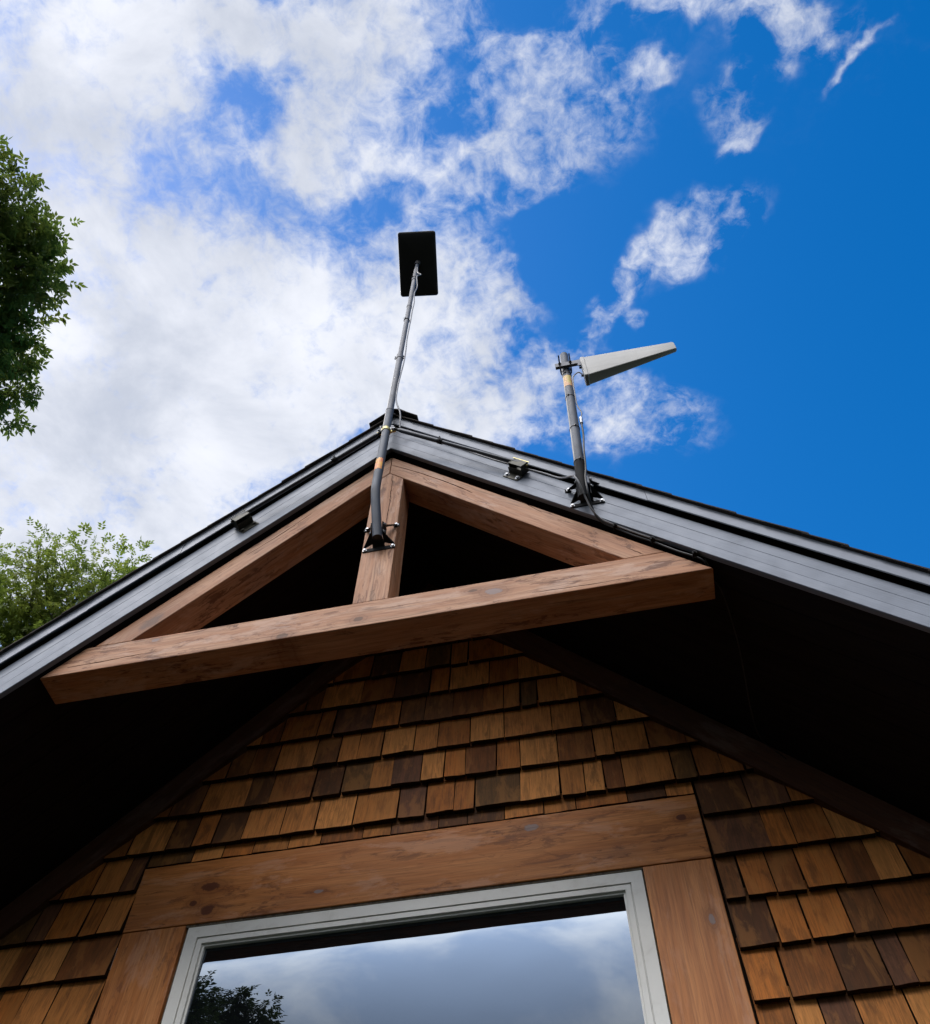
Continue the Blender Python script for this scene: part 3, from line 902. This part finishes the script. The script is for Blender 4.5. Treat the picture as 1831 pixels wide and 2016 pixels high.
def zip_tie(parent, p, ax, r, side=1, name='cable_tie', mat='rubber'):
    p, ax = Vector(p), Vector(ax).normalized()
    bm = bmesh.new()
    add_tube(bm, [p - ax * 0.0022, p + ax * 0.0022], r + 0.0018, 20)
    f = p + Vector((-0.25 * side, -0.97, 0)).normalized() * (r + 0.003)
    add_tube(bm, [f - ax * 0.004, f + ax * 0.005], 0.0035, 8)
    add_tube(bm, [f, f + Vector((-0.012 * side, -0.006, -0.016))], 0.0012, 6)
    return obj(name, bm, M[mat], parent)

# ---- satellite dish on its tall mast
dish = thing('satellite_dish', 'flat dark rectangular satellite dish on a tall grey mast bolted to the truss king post', 'satellite dish', (0.01, -0.05, 4.73))
A0 = Vector((0.010, -0.050, 4.722))
Bend = Vector((-0.003, -0.128, 4.985))
Top = Vector((-0.0345, -0.022, 8.80))
up1 = (Top - Bend).normalized()
def mast_at(z):
    return Bend + up1 * ((z - Bend.z) / up1.z)
RM = 0.0205
dn = (Bend - A0).normalized()
low = [A0, A0 + dn * 0.08, A0 + dn * 0.16] + [Bend - dn * 0.075, Bend - dn * 0.035 + up1 * 0.006, Bend - dn * 0.008 + up1 * 0.022, Bend + up1 * 0.065]
low = smooth_path(low, 6)
bm = bmesh.new()
add_tube(bm, low + [mast_at(5.24), mast_at(5.84)], RM, 24, cap=False)
add_tube(bm, [A0 + dn * 0.004, A0 + dn * 0.006], RM - 0.0005, 24, mi=1)  # black disc in the tube mouth, painting the dark of its hollow
lower = obj('lower_mast', bm, [M['grey'], M['rubber']], dish, smooth=True)
bm = bmesh.new()
add_tube(bm, [mast_at(5.838), mast_at(5.842), mast_at(6.62)], [RM - 0.003, RM - 0.0022, RM - 0.0022], 24)
obj('middle_mast', bm, M['galv'], dish, smooth=True)
for za, zb, ra in ((5.832, 5.846, 0.0012), (7.62, 7.64, -0.0022)):
    bm = bmesh.new()
    add_tube(bm, [mast_at(za), mast_at(zb)], RM + ra, 24)
    obj('mast_collar', bm, M['galv'], dish, smooth=True)
for z in (6.615, 6.645, 5.80):
    p = mast_at(z)
    bm = bmesh.new()
    add_tube(bm, [p + Vector((-0.030, -0.004, 0)), p + Vector((0.030, 0.004, 0))], 0.004, 6)
    obj('set_screw', bm, M['galv'], dish)
bm = bmesh.new()
add_tube(bm, [mast_at(6.60), mast_at(6.66)], RM + 0.0005, 24)
obj('mast_collar', bm, M['galv'], dish, smooth=True)
bm = bmesh.new()
add_tube(bm, [mast_at(6.64), mast_at(6.65), mast_at(8.60)], [RM - 0.005, RM - 0.0045, RM - 0.0045], 24)
obj('upper_mast', bm, M['galv'], dish, smooth=True, label='upper mast tube mottled with rust and scratches')
bm = bmesh.new()
add_tube(bm, [mast_at(8.22), mast_at(8.80)], RM - 0.0065, 20)
add_tube(bm, [mast_at(8.28), mast_at(8.33)], RM - 0.001, 20)
obj('dish_stem', bm, M['grey'], dish, smooth=True)
# panel: nearly flat, rounded corners, bulging back
pc = Vector((-0.0347, -0.0103, 8.8284))
px_ = Vector((0.9874, 0.1575, 0.0150)).normalized()
py_ = Vector((0.130, -0.8621, 0.4898))
py_ = (py_ - px_ * py_.dot(px_)).normalized()
pz_ = px_.cross(py_)                     # towards the viewer (the back of the dish)
def rounded(w, h, r, n=6):
    out = []
    for (cx, cy, a0) in ((w / 2 - r, h / 2 - r, 0), (-w / 2 + r, h / 2 - r, 90), (-w / 2 + r, -h / 2 + r, 180), (w / 2 - r, -h / 2 + r, 270)):
        for i in range(n + 1):
            a = R(a0 + 90 * i / n)
            out.append((cx + r * math.cos(a), cy + r * math.sin(a)))
    return out
bm = bmesh.new()
rings = []
w_, h_ = 0.303, 0.513
for (k, dz) in ((1.0, -0.018), (1.0, -0.004), (0.985, 0.000), (0.93, 0.004), (0.80, 0.008), (0.55, 0.012), (0.25, 0.014)):
    rr = rounded(w_ * k if k > 0.9 else w_ * k, h_ * k, max(0.006, 0.020 * k))
    rings.append([bm.verts.new(pc + px_ * a + py_ * b + pz_ * dz) for a, b in rr])
for i in range(len(rings) - 1):
    n = len(rings[i])
    for k in range(n):
        bm.faces.new((rings[i][k], rings[i][(k + 1) % n], rings[i + 1][(k + 1) % n], rings[i + 1][k]))
bm.faces.new(rings[-1])
bm.faces.new(rings[0][::-1])
panel = obj('dish_panel', bm, M['panel'], dish, smooth=True)
bm = bmesh.new()
rr = rounded(w_ - 0.012, h_ - 0.012, 0.016)
a = [bm.verts.new(pc + px_ * u + py_ * v - pz_ * 0.0185) for u, v in rr]
b = [bm.verts.new(pc + px_ * u + py_ * v - pz_ * 0.021) for u, v in rr]
bm.faces.new(a); bm.faces.new(b[::-1])
for k in range(len(rr)):
    bm.faces.new((a[k], b[k], b[(k + 1) % len(rr)], a[(k + 1) % len(rr)]))
obj('dish_face', bm, M['rim'], panel)
bm = bmesh.new()
e = mast_at(8.74)
add_tube(bm, [e, mast_at(8.80), pc + pz_ * 0.008], [0.020, 0.022, 0.026], 20)
obj('socket', bm, M['panel'], panel, smooth=True)
foot_bracket(dish, 0.004, 0.002, 4.712, 4.882, dish, RM)
# orange sticker on the lower mast
bm = bmesh.new()
def sticker(bm, c0, c1, r, a0, a1, n=12, rag=0.0):
    ax = (c1 - c0).normalized()
    u = Vector((0, -1, 0)); u = (u - ax * u.dot(ax)).normalized()
    wv = ax.cross(u)
    rr = random.Random(4)
    lo, hi = [], []
    for i in range(n + 1):
        a = R(a0 + (a1 - a0) * i / n)
        d = u * math.cos(a) + wv * math.sin(a)
        lo.append(bm.verts.new(c0 + d * r + ax * rr.uniform(-rag, rag)))
        hi.append(bm.verts.new(c1 + d * r + ax * rr.uniform(-rag, rag)))
    for i in range(n):
        bm.faces.new((lo[i], lo[i + 1], hi[i + 1], hi[i]))
sticker(bm, mast_at(5.155), mast_at(5.262), RM + 0.0006, -62, 52, 14, 0.006)
obj('warning_sticker', bm, M['orange'], dish, smooth=True)
# clamp ring at the fascia with ears and bolts
cz = 5.595
cp = mast_at(cz)
bm = bmesh.new()
add_tube(bm, [cp - up1 * 0.013, cp + up1 * 0.013], RM + 0.003, 28)
for s in (-1, 1):
    e = cp + Vector((s * (RM + 0.014), 0.006, 0))
    add_box(bm, e.x - 0.014, e.x + 0.014, e.y - 0.0035, e.y + 0.0035, e.z - 0.012, e.z + 0.012)
clamp = obj('mast_clamp', bm, M['brass'], dish, smooth=True)
for q_, n_ in (((cp.x - 0.034, cp.y - 0.004, cp.z + 0.004), (-0.3, -1, 0.2)), ((cp.x + 0.034, cp.y - 0.004, cp.z), (0.3, -1, 0.1)), ((cp.x + 0.030, cp.y + 0.0, cp.z + 0.026), (0.2, -1, 0.1))):
    bm = bmesh.new()
    add_tube(bm, [Vector(q_) - Vector(n_).normalized() * 0.014, Vector(q_) + Vector(n_).normalized() * 0.010], 0.0035, 8)
    add_bolt(bm, q_, n_, 0.0075, 0.007)
    obj('bolt', bm, M['zinc'], clamp)
bm = bmesh.new()
add_tube(bm, [cp + Vector((-0.024, -0.012, 0.040)), cp + Vector((-0.020, -0.030, 0.0)), cp + Vector((-0.016, -0.030, -0.012))], 0.0035, 8)
obj('set_screw', bm, M['rubber'], clamp)
# braces running down both fascias
def brace(p0, p1, joint, side):
    p0, p1 = Vector(p0), Vector(p1)
    d = (p1 - p0).normalized()
    bm = bmesh.new()
    pj = p0.lerp(p1, joint)
    add_tube(bm, [p0 + d * 0.010, p0 + d * 0.03, pj], [0.008, 0.0115, 0.0115], 14)
    add_tube(bm, [pj, p1], 0.0090, 14)
    br = obj('brace', bm, M['rod'], dish, smooth=True)
    bm = bmesh.new()
    add_tube(bm, [pj - d * 0.012, pj + d * 0.012], 0.0135, 16)
    obj('brace_fitting', bm, M['black'], br, smooth=True)
    bm = bmesh.new()
    add_tube(bm, [pj + Vector((0, -0.012, -0.010)), pj + Vector((0, -0.016, 0.020))], 0.0035, 6)
    obj('set_screw', bm, M['black'], br)
    bm = bmesh.new()
    add_tube(bm, [p0 - d * 0.012, p0 + d * 0.014], 0.0075, 10)
    obj('brace_end', bm, M['black'], br, smooth=True)
    # bracket on the fascia face
    yb = -0.0335
    c = p1
    bm = bmesh.new()
    f = frame((0, 0, 0), (side, 0, -P_))
    ux = Vector((side, 0, -P_)).normalized()
    uz = Vector((P_ * side, 0, 1)).normalized()
    def pt(a, y, s):
        return Vector((c.x, 0, c.z)) + ux * a + uz * s + Vector((0, y, 0))
    # back plate, rib and upper lug
    def slab(a0, a1, y0, y1, s0, s1):
        add_hexa(bm, [pt(a0, y0, s0), pt(a1, y0, s0), pt(a1, y1, s0), pt(a0, y1, s0), pt(a0, y0, s1), pt(a1, y0, s1), pt(a1, y1, s1), pt(a0, y1, s1)])
    slab(-0.042, 0.046, yb - 0.003, yb, -0.072, -0.030)
    slab(-0.038, 0.042, yb - 0.030, yb - 0.003, -0.035, -0.031)
    slab(-0.036, -0.033, yb - 0.050, yb - 0.003, -0.0305, 0.014)
    slab(0.037, 0.040, yb - 0.050, yb - 0.003, -0.0305, 0.014)
    slab(-0.0325, 0.0365, yb - 0.006, yb - 0.003, -0.0295, 0.010)
    slab(-0.0325, 0.0365, yb - 0.049, yb - 0.046, -0.0295, 0.008)
    b = obj('fascia_bracket', bm, M['olive'], br, frame(c, ux))
    for a in (-0.030, 0.034):
        bm = bmesh.new()
        add_bolt(bm, pt(a, yb - 0.0032, -0.056), (0, -1, 0), 0.0075)
        obj('bolt', bm, M['zinc'] if side > 0 else M['olive'], br)
    bm = bmesh.new()
    add_tube(bm, [pt(-0.044, yb - 0.040, 0.002), pt(0.048, yb - 0.040, 0.002)], 0.0045, 10)
    slab(-0.046, 0.050, yb - 0.052, yb - 0.050, 0.010, 0.014)
    obj('hinge_pin', bm, M['brass'] if side > 0 else M['olive'], br)
brace((0.048, -0.115, 5.583), (0.625, -0.074, 5.095), 0.38, 1)
brace((-0.040, -0.115, 5.575), (-0.655, -0.074, 5.065), 0.34, -1)
# feed cable down the mast
rs = random.Random(2)
pts = [mast_at(8.62) + Vector((0.010, -0.012, 0)), mast_at(8.44) + Vector((0.024, -0.018, 0)), mast_at(8.36) + Vector((0.052, -0.016, 0)), mast_at(8.31) + Vector((0.026, -0.022, 0))]
for z in np.linspace(8.1, 5.95, 12):
    pts.append(mast_at(z) + Vector((RM + 0.006 + rs.uniform(-0.003, 0.007), -0.006 + rs.uniform(-0.004, 0.004), 0)))
pts += [Vector((0.046, -0.100, 5.80)), Vector((0.050, -0.085, 5.66))]
bm = bmesh.new()
add_tube(bm, smooth_path(pts, 6), 0.0042, 8)
cab = obj('feed_cable', bm, M['cable_grey'], dish, smooth=True)
for z in (7.33, 8.34):
    zip_tie(dish, mast_at(z), up1, RM - 0.002)

# ---- directional antenna on the short mast
ant = thing('directional_antenna', 'off white wedge shaped directional antenna on a short grey mast bolted to the fascia', 'antenna', (0.87, -0.08, 4.70))
mp = [Vector((0.868, -0.082, 4.700)), Vector((0.8715, -0.100, 4.770)), Vector((0.876, -0.120, 4.855)), Vector((0.8795, -0.136, 4.935)), Vector((0.883, -0.145, 5.02)), Vector((0.890, -0.148, 5.20)), Vector((0.917, -0.150, 6.015))]
path = smooth_path(mp[:6], 6) + [mp[6]]
RA = 0.0215
def ant_at(z):
    for i in range(len(path) - 1):
        if path[i].z <= z <= path[i + 1].z:
            return path[i].lerp(path[i + 1], (z - path[i].z) / (path[i + 1].z - path[i].z))
    return path[-1].copy()
aup = (mp[6] - mp[5]).normalized()
bm = bmesh.new()
add_tube(bm, [p for p in path if p.z < 4.90] + [ant_at(4.90)], RA + 0.0006, 24)
obj('lower_mast', bm, M['black'], ant, smooth=True, label='black taped foot of the short mast')
bm = bmesh.new()
add_tube(bm, [ant_at(4.90)] + [p for p in path if p.z > 4.90], RA, 24, cap=False)
add_tube(bm, [ant_at(5.95), path[-1] + aup * 0.0005], RA - 0.003, 24)
obj('mast', bm, M['grey'], ant, smooth=True)
foot_bracket(ant, 0.880, -0.0335, 4.722, 4.858, ant, RA)
# U-bolt bracket
zb_ = 5.83
bc = ant_at(zb_)
bm = bmesh.new()
yb_ = bc.y - RA - 0.004
add_box(bm, bc.x - 0.050, bc.x + 0.108, yb_ - 0.0025, yb_, zb_ - 0.036, zb_ + 0.036)
add_box(bm, bc.x - 0.050, bc.x + 0.060, yb_ - 0.016, yb_ - 0.0028, zb_ - 0.0385, zb_ - 0.0362)
add_box(bm, bc.x + 0.105, bc.x + 0.108, yb_ - 0.0002, yb_ + 0.05, zb_ - 0.036, zb_ + 0.036)
bevel(bm, 0.0006, 1)
plate = obj('mount_plate', bm, M['galv'], ant)
for dz in (-0.022, 0.022):
    bm = bmesh.new()
    c = ant_at(zb_ + dz)
    pp = [c + Vector((-RA - 0.005, -0.075, 0)), c + Vector((-RA - 0.005, 0, 0))]
    for i in range(1, 8):
        a = math.pi - math.pi * i / 8
        pp.append(c + Vector(((RA + 0.005) * math.cos(a), (RA + 0.005) * math.sin(a), 0)))
    pp += [c + Vector((RA + 0.005, 0, 0)), c + Vector((RA + 0.005, -0.075, 0))]
    add_tube(bm, pp, 0.0034, 8)
    for s in (-1, 1):
        q0 = c + Vector((s * (RA + 0.005), yb_ - 0.0026 - c.y, 0))
        add_tube(bm, [q0, q0 + Vector((0, -0.006, 0))], 0.0075, 6)
    obj('u_bolt', bm, M['black'], ant, smooth=False)
# wedge radome pointing right
bm = bmesh.new()
yc, hy = -0.160, 0.030
def sect(x, zt_, zb2, yf, yk, r):
    w2, h2 = yk - yf, zt_ - zb2
    return [bm.verts.new((x, yf + w2 / 2 + a, zb2 + h2 / 2 + b)) for a, b in rounded(w2, h2, r, 3)]
XR0, XR1 = 1.008, 1.452
Y0f, Y0k, Y1f, Y1k = -0.186, -0.129, -0.182, -0.160
Z0t, Z0b, Z1t, Z1b = 5.868, 5.642, 5.852, 5.768
secs = []
for t in (0.0, 0.35, 0.7, 0.985, 1.0):
    k = t
    sh = 0.003 if t == 1.0 else 0
    secs.append(sect(XR0 + (XR1 - XR0) * t, Z0t + (Z1t - Z0t) * k - sh, Z0b + (Z1b - Z0b) * k + sh, Y0f + (Y1f - Y0f) * k + sh, Y0k + (Y1k - Y0k) * k - sh, 0.008 - 0.003 * t))
for i in range(len(secs) - 1):
    n = len(secs[i])
    for k in range(n):
        bm.faces.new((secs[i][k], secs[i][(k + 1) % n], secs[i + 1][(k + 1) % n], secs[i + 1][k]))
bm.faces.new(secs[0][::-1]); bm.faces.new(secs[-1])
rad = obj('radome', bm, M['radome'], ant, smooth=True)
bm = bmesh.new()
secs = [sect(XR0 - 0.020, Z0t - 0.002, Z0b + 0.002, Y0f + 0.001, Y0k - 0.001, 0.007), sect(XR0 - 0.017, Z0t + 0.003, Z0b - 0.003, Y0f - 0.003, Y0k + 0.003, 0.009), sect(XR0 - 0.002, Z0t + 0.003, Z0b - 0.003, Y0f - 0.003, Y0k + 0.003, 0.009), sect(XR0 + 0.001, Z0t, Z0b, Y0f, Y0k, 0.008)]
for i in range(3):
    n = len(secs[i])
    for k in range(n):
        bm.faces.new((secs[i][k], secs[i][(k + 1) % n], secs[i + 1][(k + 1) % n], secs[i + 1][k]))
bm.faces.new(secs[0][::-1])
obj('end_cap', bm, M['radome'], rad, smooth=True)
for z in (5.80, 5.832, 5.70):
    bm = bmesh.new()
    add_tube(bm, [(XR0 - 0.032, -0.160, z), (XR0 - 0.019, -0.160, z)], 0.006, 8)
    obj('cap_screw', bm, M['rubber'], rad)
# pigtail with its connector
bm = bmesh.new()
pg = [Vector((XR0 - 0.026, -0.165, 5.705)), Vector((0.965, -0.172, 5.72)), Vector((0.940, -0.172, 5.69)), Vector((0.930, -0.168, 5.64)), ant_at(5.5) + Vector((0.025, -0.008, 0)), ant_at(5.40) + Vector((0.027, -0.004, 0)), Vector((0.935, -0.150, 5.32)), Vector((0.925, -0.150, 5.265))]
add_tube(bm, smooth_path(pg, 8), 0.0032, 8)
obj('pigtail_cable', bm, M['cable_grey'], ant, smooth=True)
bm = bmesh.new()
add_tube(bm, [(0.925, -0.150, 5.268), (0.9245, -0.150, 5.245)], 0.0085, 6)
add_tube(bm, [(0.9245, -0.150, 5.245), (0.924, -0.150, 5.215)], 0.0075, 12)
obj('connector', bm, M['zinc'], ant)
for z in (5.49, 5.17, 4.90, 5.755):
    zip_tie(ant, ant_at(z), aup, RA + 0.0005, 1 if z > 5.3 else -1)
bm = bmesh.new()
sticker(bm, ant_at(5.60), ant_at(5.72), RA + 0.0006, -60, 70, 14, 0.001)
obj('warning_sticker', bm, M['faded'], ant, smooth=True)

# ------------------------------------------------------------------ loose cables
def cable(name, pts, r, label, mat='rubber', n=8):
    bm = bmesh.new()
    for off in (pts if isinstance(pts[0], list) else [pts]):
        add_tube(bm, smooth_path(off, n), r, 8)
    o = obj(name, bm, M[mat], None, smooth=True)
    o['label'] = label
    o['category'] = 'cable'
    return o
# black coax from the connector down the short mast, over the bracket, along the truss rafter to its foot
c1 = [Vector((0.924, -0.150, 5.22)), Vector((0.920, -0.152, 5.10)), ant_at(4.97) + Vector((0.027, -0.010, 0)), ant_at(4.85) + Vector((0.024, -0.014, 0)), Vector((0.890, -0.125, 4.78)), Vector((0.888, -0.110, 4.70)),
      Vector((0.892, -0.070, 4.655)), Vector((0.903, -0.042, 4.612)), Vector((0.928, -0.020, 4.584)), Vector((0.969, -0.014, 4.545)), Vector((1.03, -0.012, 4.475)), Vector((1.09, -0.012, 4.415)), Vector((1.16, -0.012, 4.335)), Vector((1.235, -0.008, 4.262)), Vector((1.252, 0.03, 4.235))]
coax = cable('antenna_cable', c1, 0.0042, 'black coax dropping from the connector on the short mast and along the right rafter')
c2 = [Vector((0.052, -0.085, 5.655)), *[Vector((x, -0.058, zr(0.136 - 0.02 * math.sin((x - 0.1) * 4.0) ** 2, x))) for x in (0.10, 0.22, 0.36, 0.5, 0.62, 0.72)], Vector((0.79, -0.075, 4.90)), Vector((0.838, -0.112, 4.835)),
      Vector((0.848, -0.135, 4.79)), Vector((0.860, -0.130, 4.74)), Vector((0.874, -0.095, 4.69)), Vector((0.892, -0.060, 4.632)), Vector((0.920, -0.032, 4.600)), Vector((0.966, -0.024, 4.556)), Vector((1.03, -0.022, 4.487)), Vector((1.09, -0.021, 4.427)), Vector((1.17, -0.018, 4.362)), Vector((1.24, -0.010, 4.292)), Vector((1.256, 0.03, 4.262))]
c2b = cable('dish_cable', c2, 0.0040, 'thin grey cable from the dish mast along the right fascia, round the short mast foot', 'cable_grey')
for (x, z) in ((0.966, 4.552), (1.088, 4.42), (1.215, 4.288)):
    bm = bmesh.new()
    add_box(bm, x - 0.008, x + 0.008, -0.030, 0.0005, z - 0.008, z + 0.006)
    add_tube(bm, [(x, -0.030, z - 0.004), (x, -0.036, z - 0.004)], 0.004, 6)
    obj('cable_clip', bm, M['black'], coax)
wire = cable('loose_wire', [Vector((1.262, 0.06, 4.23)), Vector((1.290, 0.12, 4.205)), Vector((1.315, 0.28, 4.15)), Vector((1.325, 0.42, 4.11)), Vector((1.335, 0.58, 4.075)), Vector((1.36, 0.70, 4.05)), Vector((1.44, 0.79, 4.02))], 0.0022,
             'thin loose wire hanging under the dark right eave behind the truss', 'rubber')

# ------------------------------------------------------------------ trees
def tree(name, label, base, blobs, nspray, leaf, lmat, seed, trunk_r=0.16, per=10, group=None, droop=0.15, cl=0.24):
    rng = np.random.default_rng(seed)
    root = thing(name, label, 'tree', base, group)
    B = np.array(blobs)
    vol = B[:, 3] ** 2.3
    cum = vol / vol.sum()
    ncl = nspray // per
    bi = rng.choice(len(B), ncl, p=cum)
    d = rng.normal(size=(ncl, 3)); d /= np.linalg.norm(d, axis=1)[:, None]
    rad = rng.uniform(0.15, 1.0, ncl) ** 0.5
    cc = B[bi, :3] + d * (rad * B[bi, 3])[:, None] * np.array([1, 1, 0.95])
    # twig clusters
    ci = np.repeat(np.arange(ncl), per)
    n = len(ci)
    off = rng.normal(size=(n, 3)); off /= np.linalg.norm(off, axis=1)[:, None]
    off *= (rng.uniform(0.05, 1, n) ** 0.6 * np.minimum(cl, 0.75 * B[bi[ci], 3]))[:, None]
    pos = cc[ci] + off
    dirv = off / np.linalg.norm(off, axis=1)[:, None] + 0.5 * d[ci] + rng.normal(size=(n, 3)) * 0.35 + np.array([0, 0, -droop])
    dirv /= np.linalg.norm(dirv, axis=1)[:, None]
    side = np.cross(dirv, np.array([0, 0, 1.0]) + rng.normal(size=(n, 3)) * 0.35)
    side /= np.linalg.norm(side, axis=1)[:, None]
    nrm = np.cross(side, dirv)
    L = leaf * rng.uniform(0.75, 1.25, n)
    V = []
    pairs = [(0.35, 1, .85), (0.35, -1, .85), (0.95, 1, 1.0), (0.95, -1, 1.0), (1.55, 1, .95), (1.55, -1, .95), (1.75, 0, 1.1)]
    for (t, s, k) in pairs:
        o = pos + dirv * (L * t * 0.72)[:, None]
        jl = rng.normal(size=(n, 3)) * 0.22
        a = dirv * (0.62 if s else 1.0) + side * (s * 0.9) + jl + np.array([0, 0, -0.2])
        a /= np.linalg.norm(a, axis=1)[:, None]
        b = np.cross(a, nrm); b /= np.linalg.norm(b, axis=1)[:, None]
        l = (L * k * rng.uniform(0.8, 1.15, n))[:, None]
        w = l * 0.21
        sag = np.array([0, 0, -0.10]) * l
        V.append(np.stack([o, o + a * l * 0.42 + b * w, o + a * l + sag, o + a * l * 0.42 - b * w], 1))
    V = np.concatenate(V, 0).reshape(-1, 3) - np.array(base)
    nf = len(V) // 4
    me = bpy.data.meshes.new('crown')
    me.vertices.add(len(V)); me.vertices.foreach_set('co', V.astype(np.float32).ravel())
    me.loops.add(nf * 4); me.loops.foreach_set('vertex_index', np.arange(nf * 4, dtype=np.int32))
    me.polygons.add(nf); me.polygons.foreach_set('loop_start', np.arange(0, nf * 4, 4, dtype=np.int32))
    me.update(calc_edges=True)
    me.materials.append(lmat)
    place(bpy.data.objects.new('crown', me), Matrix.Translation(base), root)
    # trunk, limbs to the blobs, twigs to the clusters
    bm = bmesh.new()
    b0 = Vector(base)
    cen = Vector(np.average(B[:, :3], axis=0, weights=vol))
    fork = Vector((b0.x * 0.7 + cen.x * 0.3, b0.y * 0.7 + cen.y * 0.3, b0.z + (B[:, 2].min() - b0.z) * 0.7))
    tp = Vector((b0.x * 0.3 + cen.x * 0.7, b0.y * 0.3 + cen.y * 0.7, B[:, 2].max() - 0.6))
    trunk = smooth_path([b0, b0.lerp(fork, .5) + Vector((.05, .03, 0)), fork, fork.lerp(tp, .5) + Vector((-.08, .05, 0)), tp], 5)
    add_tube(bm, trunk, [trunk_r * (1 - 0.85 * i / (len(trunk) - 1)) for i in range(len(trunk))], 10)
    rr = random.Random(seed)
    for q in B:
        c = Vector(q[:3])
        best = min(trunk[6:], key=lambda t: (t - c + Vector((0, 0, 0.8))).length)
        m = best.lerp(c, .5) + Vector((rr.uniform(-.15, .15), rr.uniform(-.15, .15), -.1))
        pth = smooth_path([best, m, c + Vector((0, 0, q[3] * .3))], 4)
        add_tube(bm, pth, [0.05 * (1 - 0.8 * i / (len(pth) - 1)) for i in range(len(pth))], 6)
    step_ = max(1, ncl // 260)
    for j in range(0, ncl, step_):
        a = Vector(B[bi[j], :3]); b = Vector(cc[j])
        m = a.lerp(b, .5) + Vector((rr.uniform(-.08, .08), rr.uniform(-.08, .08), rr.uniform(-.02, .1)))
        add_tube(bm, [a, m, b], [0.012, 0.008, 0.003], 4, cap=False)
    obj('trunk', bm, M['bark'], root, Matrix.Translation(base), smooth=True)
    return root

M['leaf_dark'] = leaf_mat('deep_green_leaf', (0.065, 0.115, 0.024), (0.095, 0.155, 0.030), (0.14, 0.14, 0.036), 0.52)
M['leaf_light'] = leaf_mat('light_green_leaf', (0.13, 0.185, 0.032), (0.19, 0.25, 0.045), (0.27, 0.27, 0.06), 0.58)
M['leaf_far'] = leaf_mat('dull_green_leaf', (0.035, 0.060, 0.020), (0.050, 0.080, 0.024), (0.03, 0.05, 0.016), 0.3)
TA = [(-3.7, -1.03, 9.92, 0.31),
    (-3.61, -0.73, 10.04, 0.27),
    (-3.79, -0.44, 9.78, 0.38),
    (-3.68, -0.58, 10.21, 0.22),
    (-4.12, -0.03, 9.74, 0.39),
    (-3.62, -0.25, 9.72, 0.23),
    (-3.84, -0.0, 9.66, 0.22),
    (-4.15, 0.24, 9.41, 0.34),
    (-4.05, 0.44, 9.53, 0.18),
    (-4.19, 0.59, 9.28, 0.22),
    (-4.32, -0.68, 9.98, 0.7),
    (-4.17, -0.21, 9.14, 0.61),
    (-3.62, -1.52, 10.0, 0.1),
    (-4.01, -1.49, 10.13, 0.32),
    (-4.62, -0.71, 9.31, 0.9),
    (-4.87, 0.16, 9.31, 0.65),
    (-5.19, -1.07, 9.56, 1.04),
    (-4.91, -0.38, 8.51, 0.95),
    (-3.79, -1.05, 10.33, 0.23),
    (-3.96, 0.18, 9.54, 0.2)]
TB = [(-6.61, 3.92, 11.92, 0.49),
    (-6.46, 4.33, 12.2, 0.58),
    (-5.78, 4.31, 11.98, 0.51),
    (-5.66, 4.54, 12.45, 0.36),
    (-7.17, 4.41, 11.77, 0.65),
    (-6.55, 4.63, 11.53, 0.87),
    (-5.84, 4.63, 11.47, 0.69),
    (-7.14, 4.95, 11.29, 0.8),
    (-7.7, 4.32, 11.68, 1.07),
    (-6.35, 5.37, 11.15, 1.1),
    (-7.53, 4.69, 10.68, 1.34),
    (-7.06, 5.88, 10.62, 1.37),
    (-7.95, 5.29, 9.78, 1.57),
    (-7.41, 6.11, 9.56, 1.26),
    (-5.84, 5.26, 12.01, 0.48)]
TC = [(-4.89, -7.63, 9.03, 0.15),
    (-4.93, -7.66, 8.93, 0.24),
    (-4.56, -8.02, 8.88, 0.18),
    (-4.83, -7.92, 8.92, 0.17),
    (-5.19, -7.97, 8.78, 0.32),
    (-4.74, -7.86, 8.59, 0.28),
    (-5.42, -8.05, 8.67, 0.34),
    (-4.78, -7.99, 8.23, 0.49),
    (-5.06, -8.03, 7.88, 0.65),
    (-4.64, -8.55, 7.71, 0.67),
    (-4.91, -8.36, 7.06, 0.98)]
TD = [(-4.1, -5.17, 7.63, 0.18),
    (-4.16, -5.22, 7.43, 0.26),
    (-4.36, -5.52, 7.33, 0.27),
    (-4.58, -5.31, 7.71, 0.4),
    (-4.54, -5.19, 7.17, 0.52),
    (-4.57, -5.34, 6.71, 0.71),
    (-4.69, -5.43, 6.28, 0.78)]
tree('broadleaf_tree', 'tall dark green broadleaf tree with a leafy crown rising beside the left of the house', (-6.3, -0.9, 0), TA, 9000, 0.070, M['leaf_dark'], 21, 0.17, cl=0.18)
tree('broadleaf_tree', 'lighter yellow green tree with feathery top standing behind the left roof slope', (-7.4, 5.2, 0), TB, 11500, 0.066, M['leaf_light'], 22, 0.20, cl=0.32)
tree('broadleaf_tree', 'dark round topped tree reflected in the lower left of the window pane', (-5.2, -8.3, 0), TC, 4200, 0.085, M['leaf_far'], 23, 0.17, cl=0.26)
tree('broadleaf_tree', 'tree whose branch tip is reflected in the corner of the window pane', (-5.3, -5.4, 0), TD, 2600, 0.075, M['leaf_far'], 24, 0.13, cl=0.22)
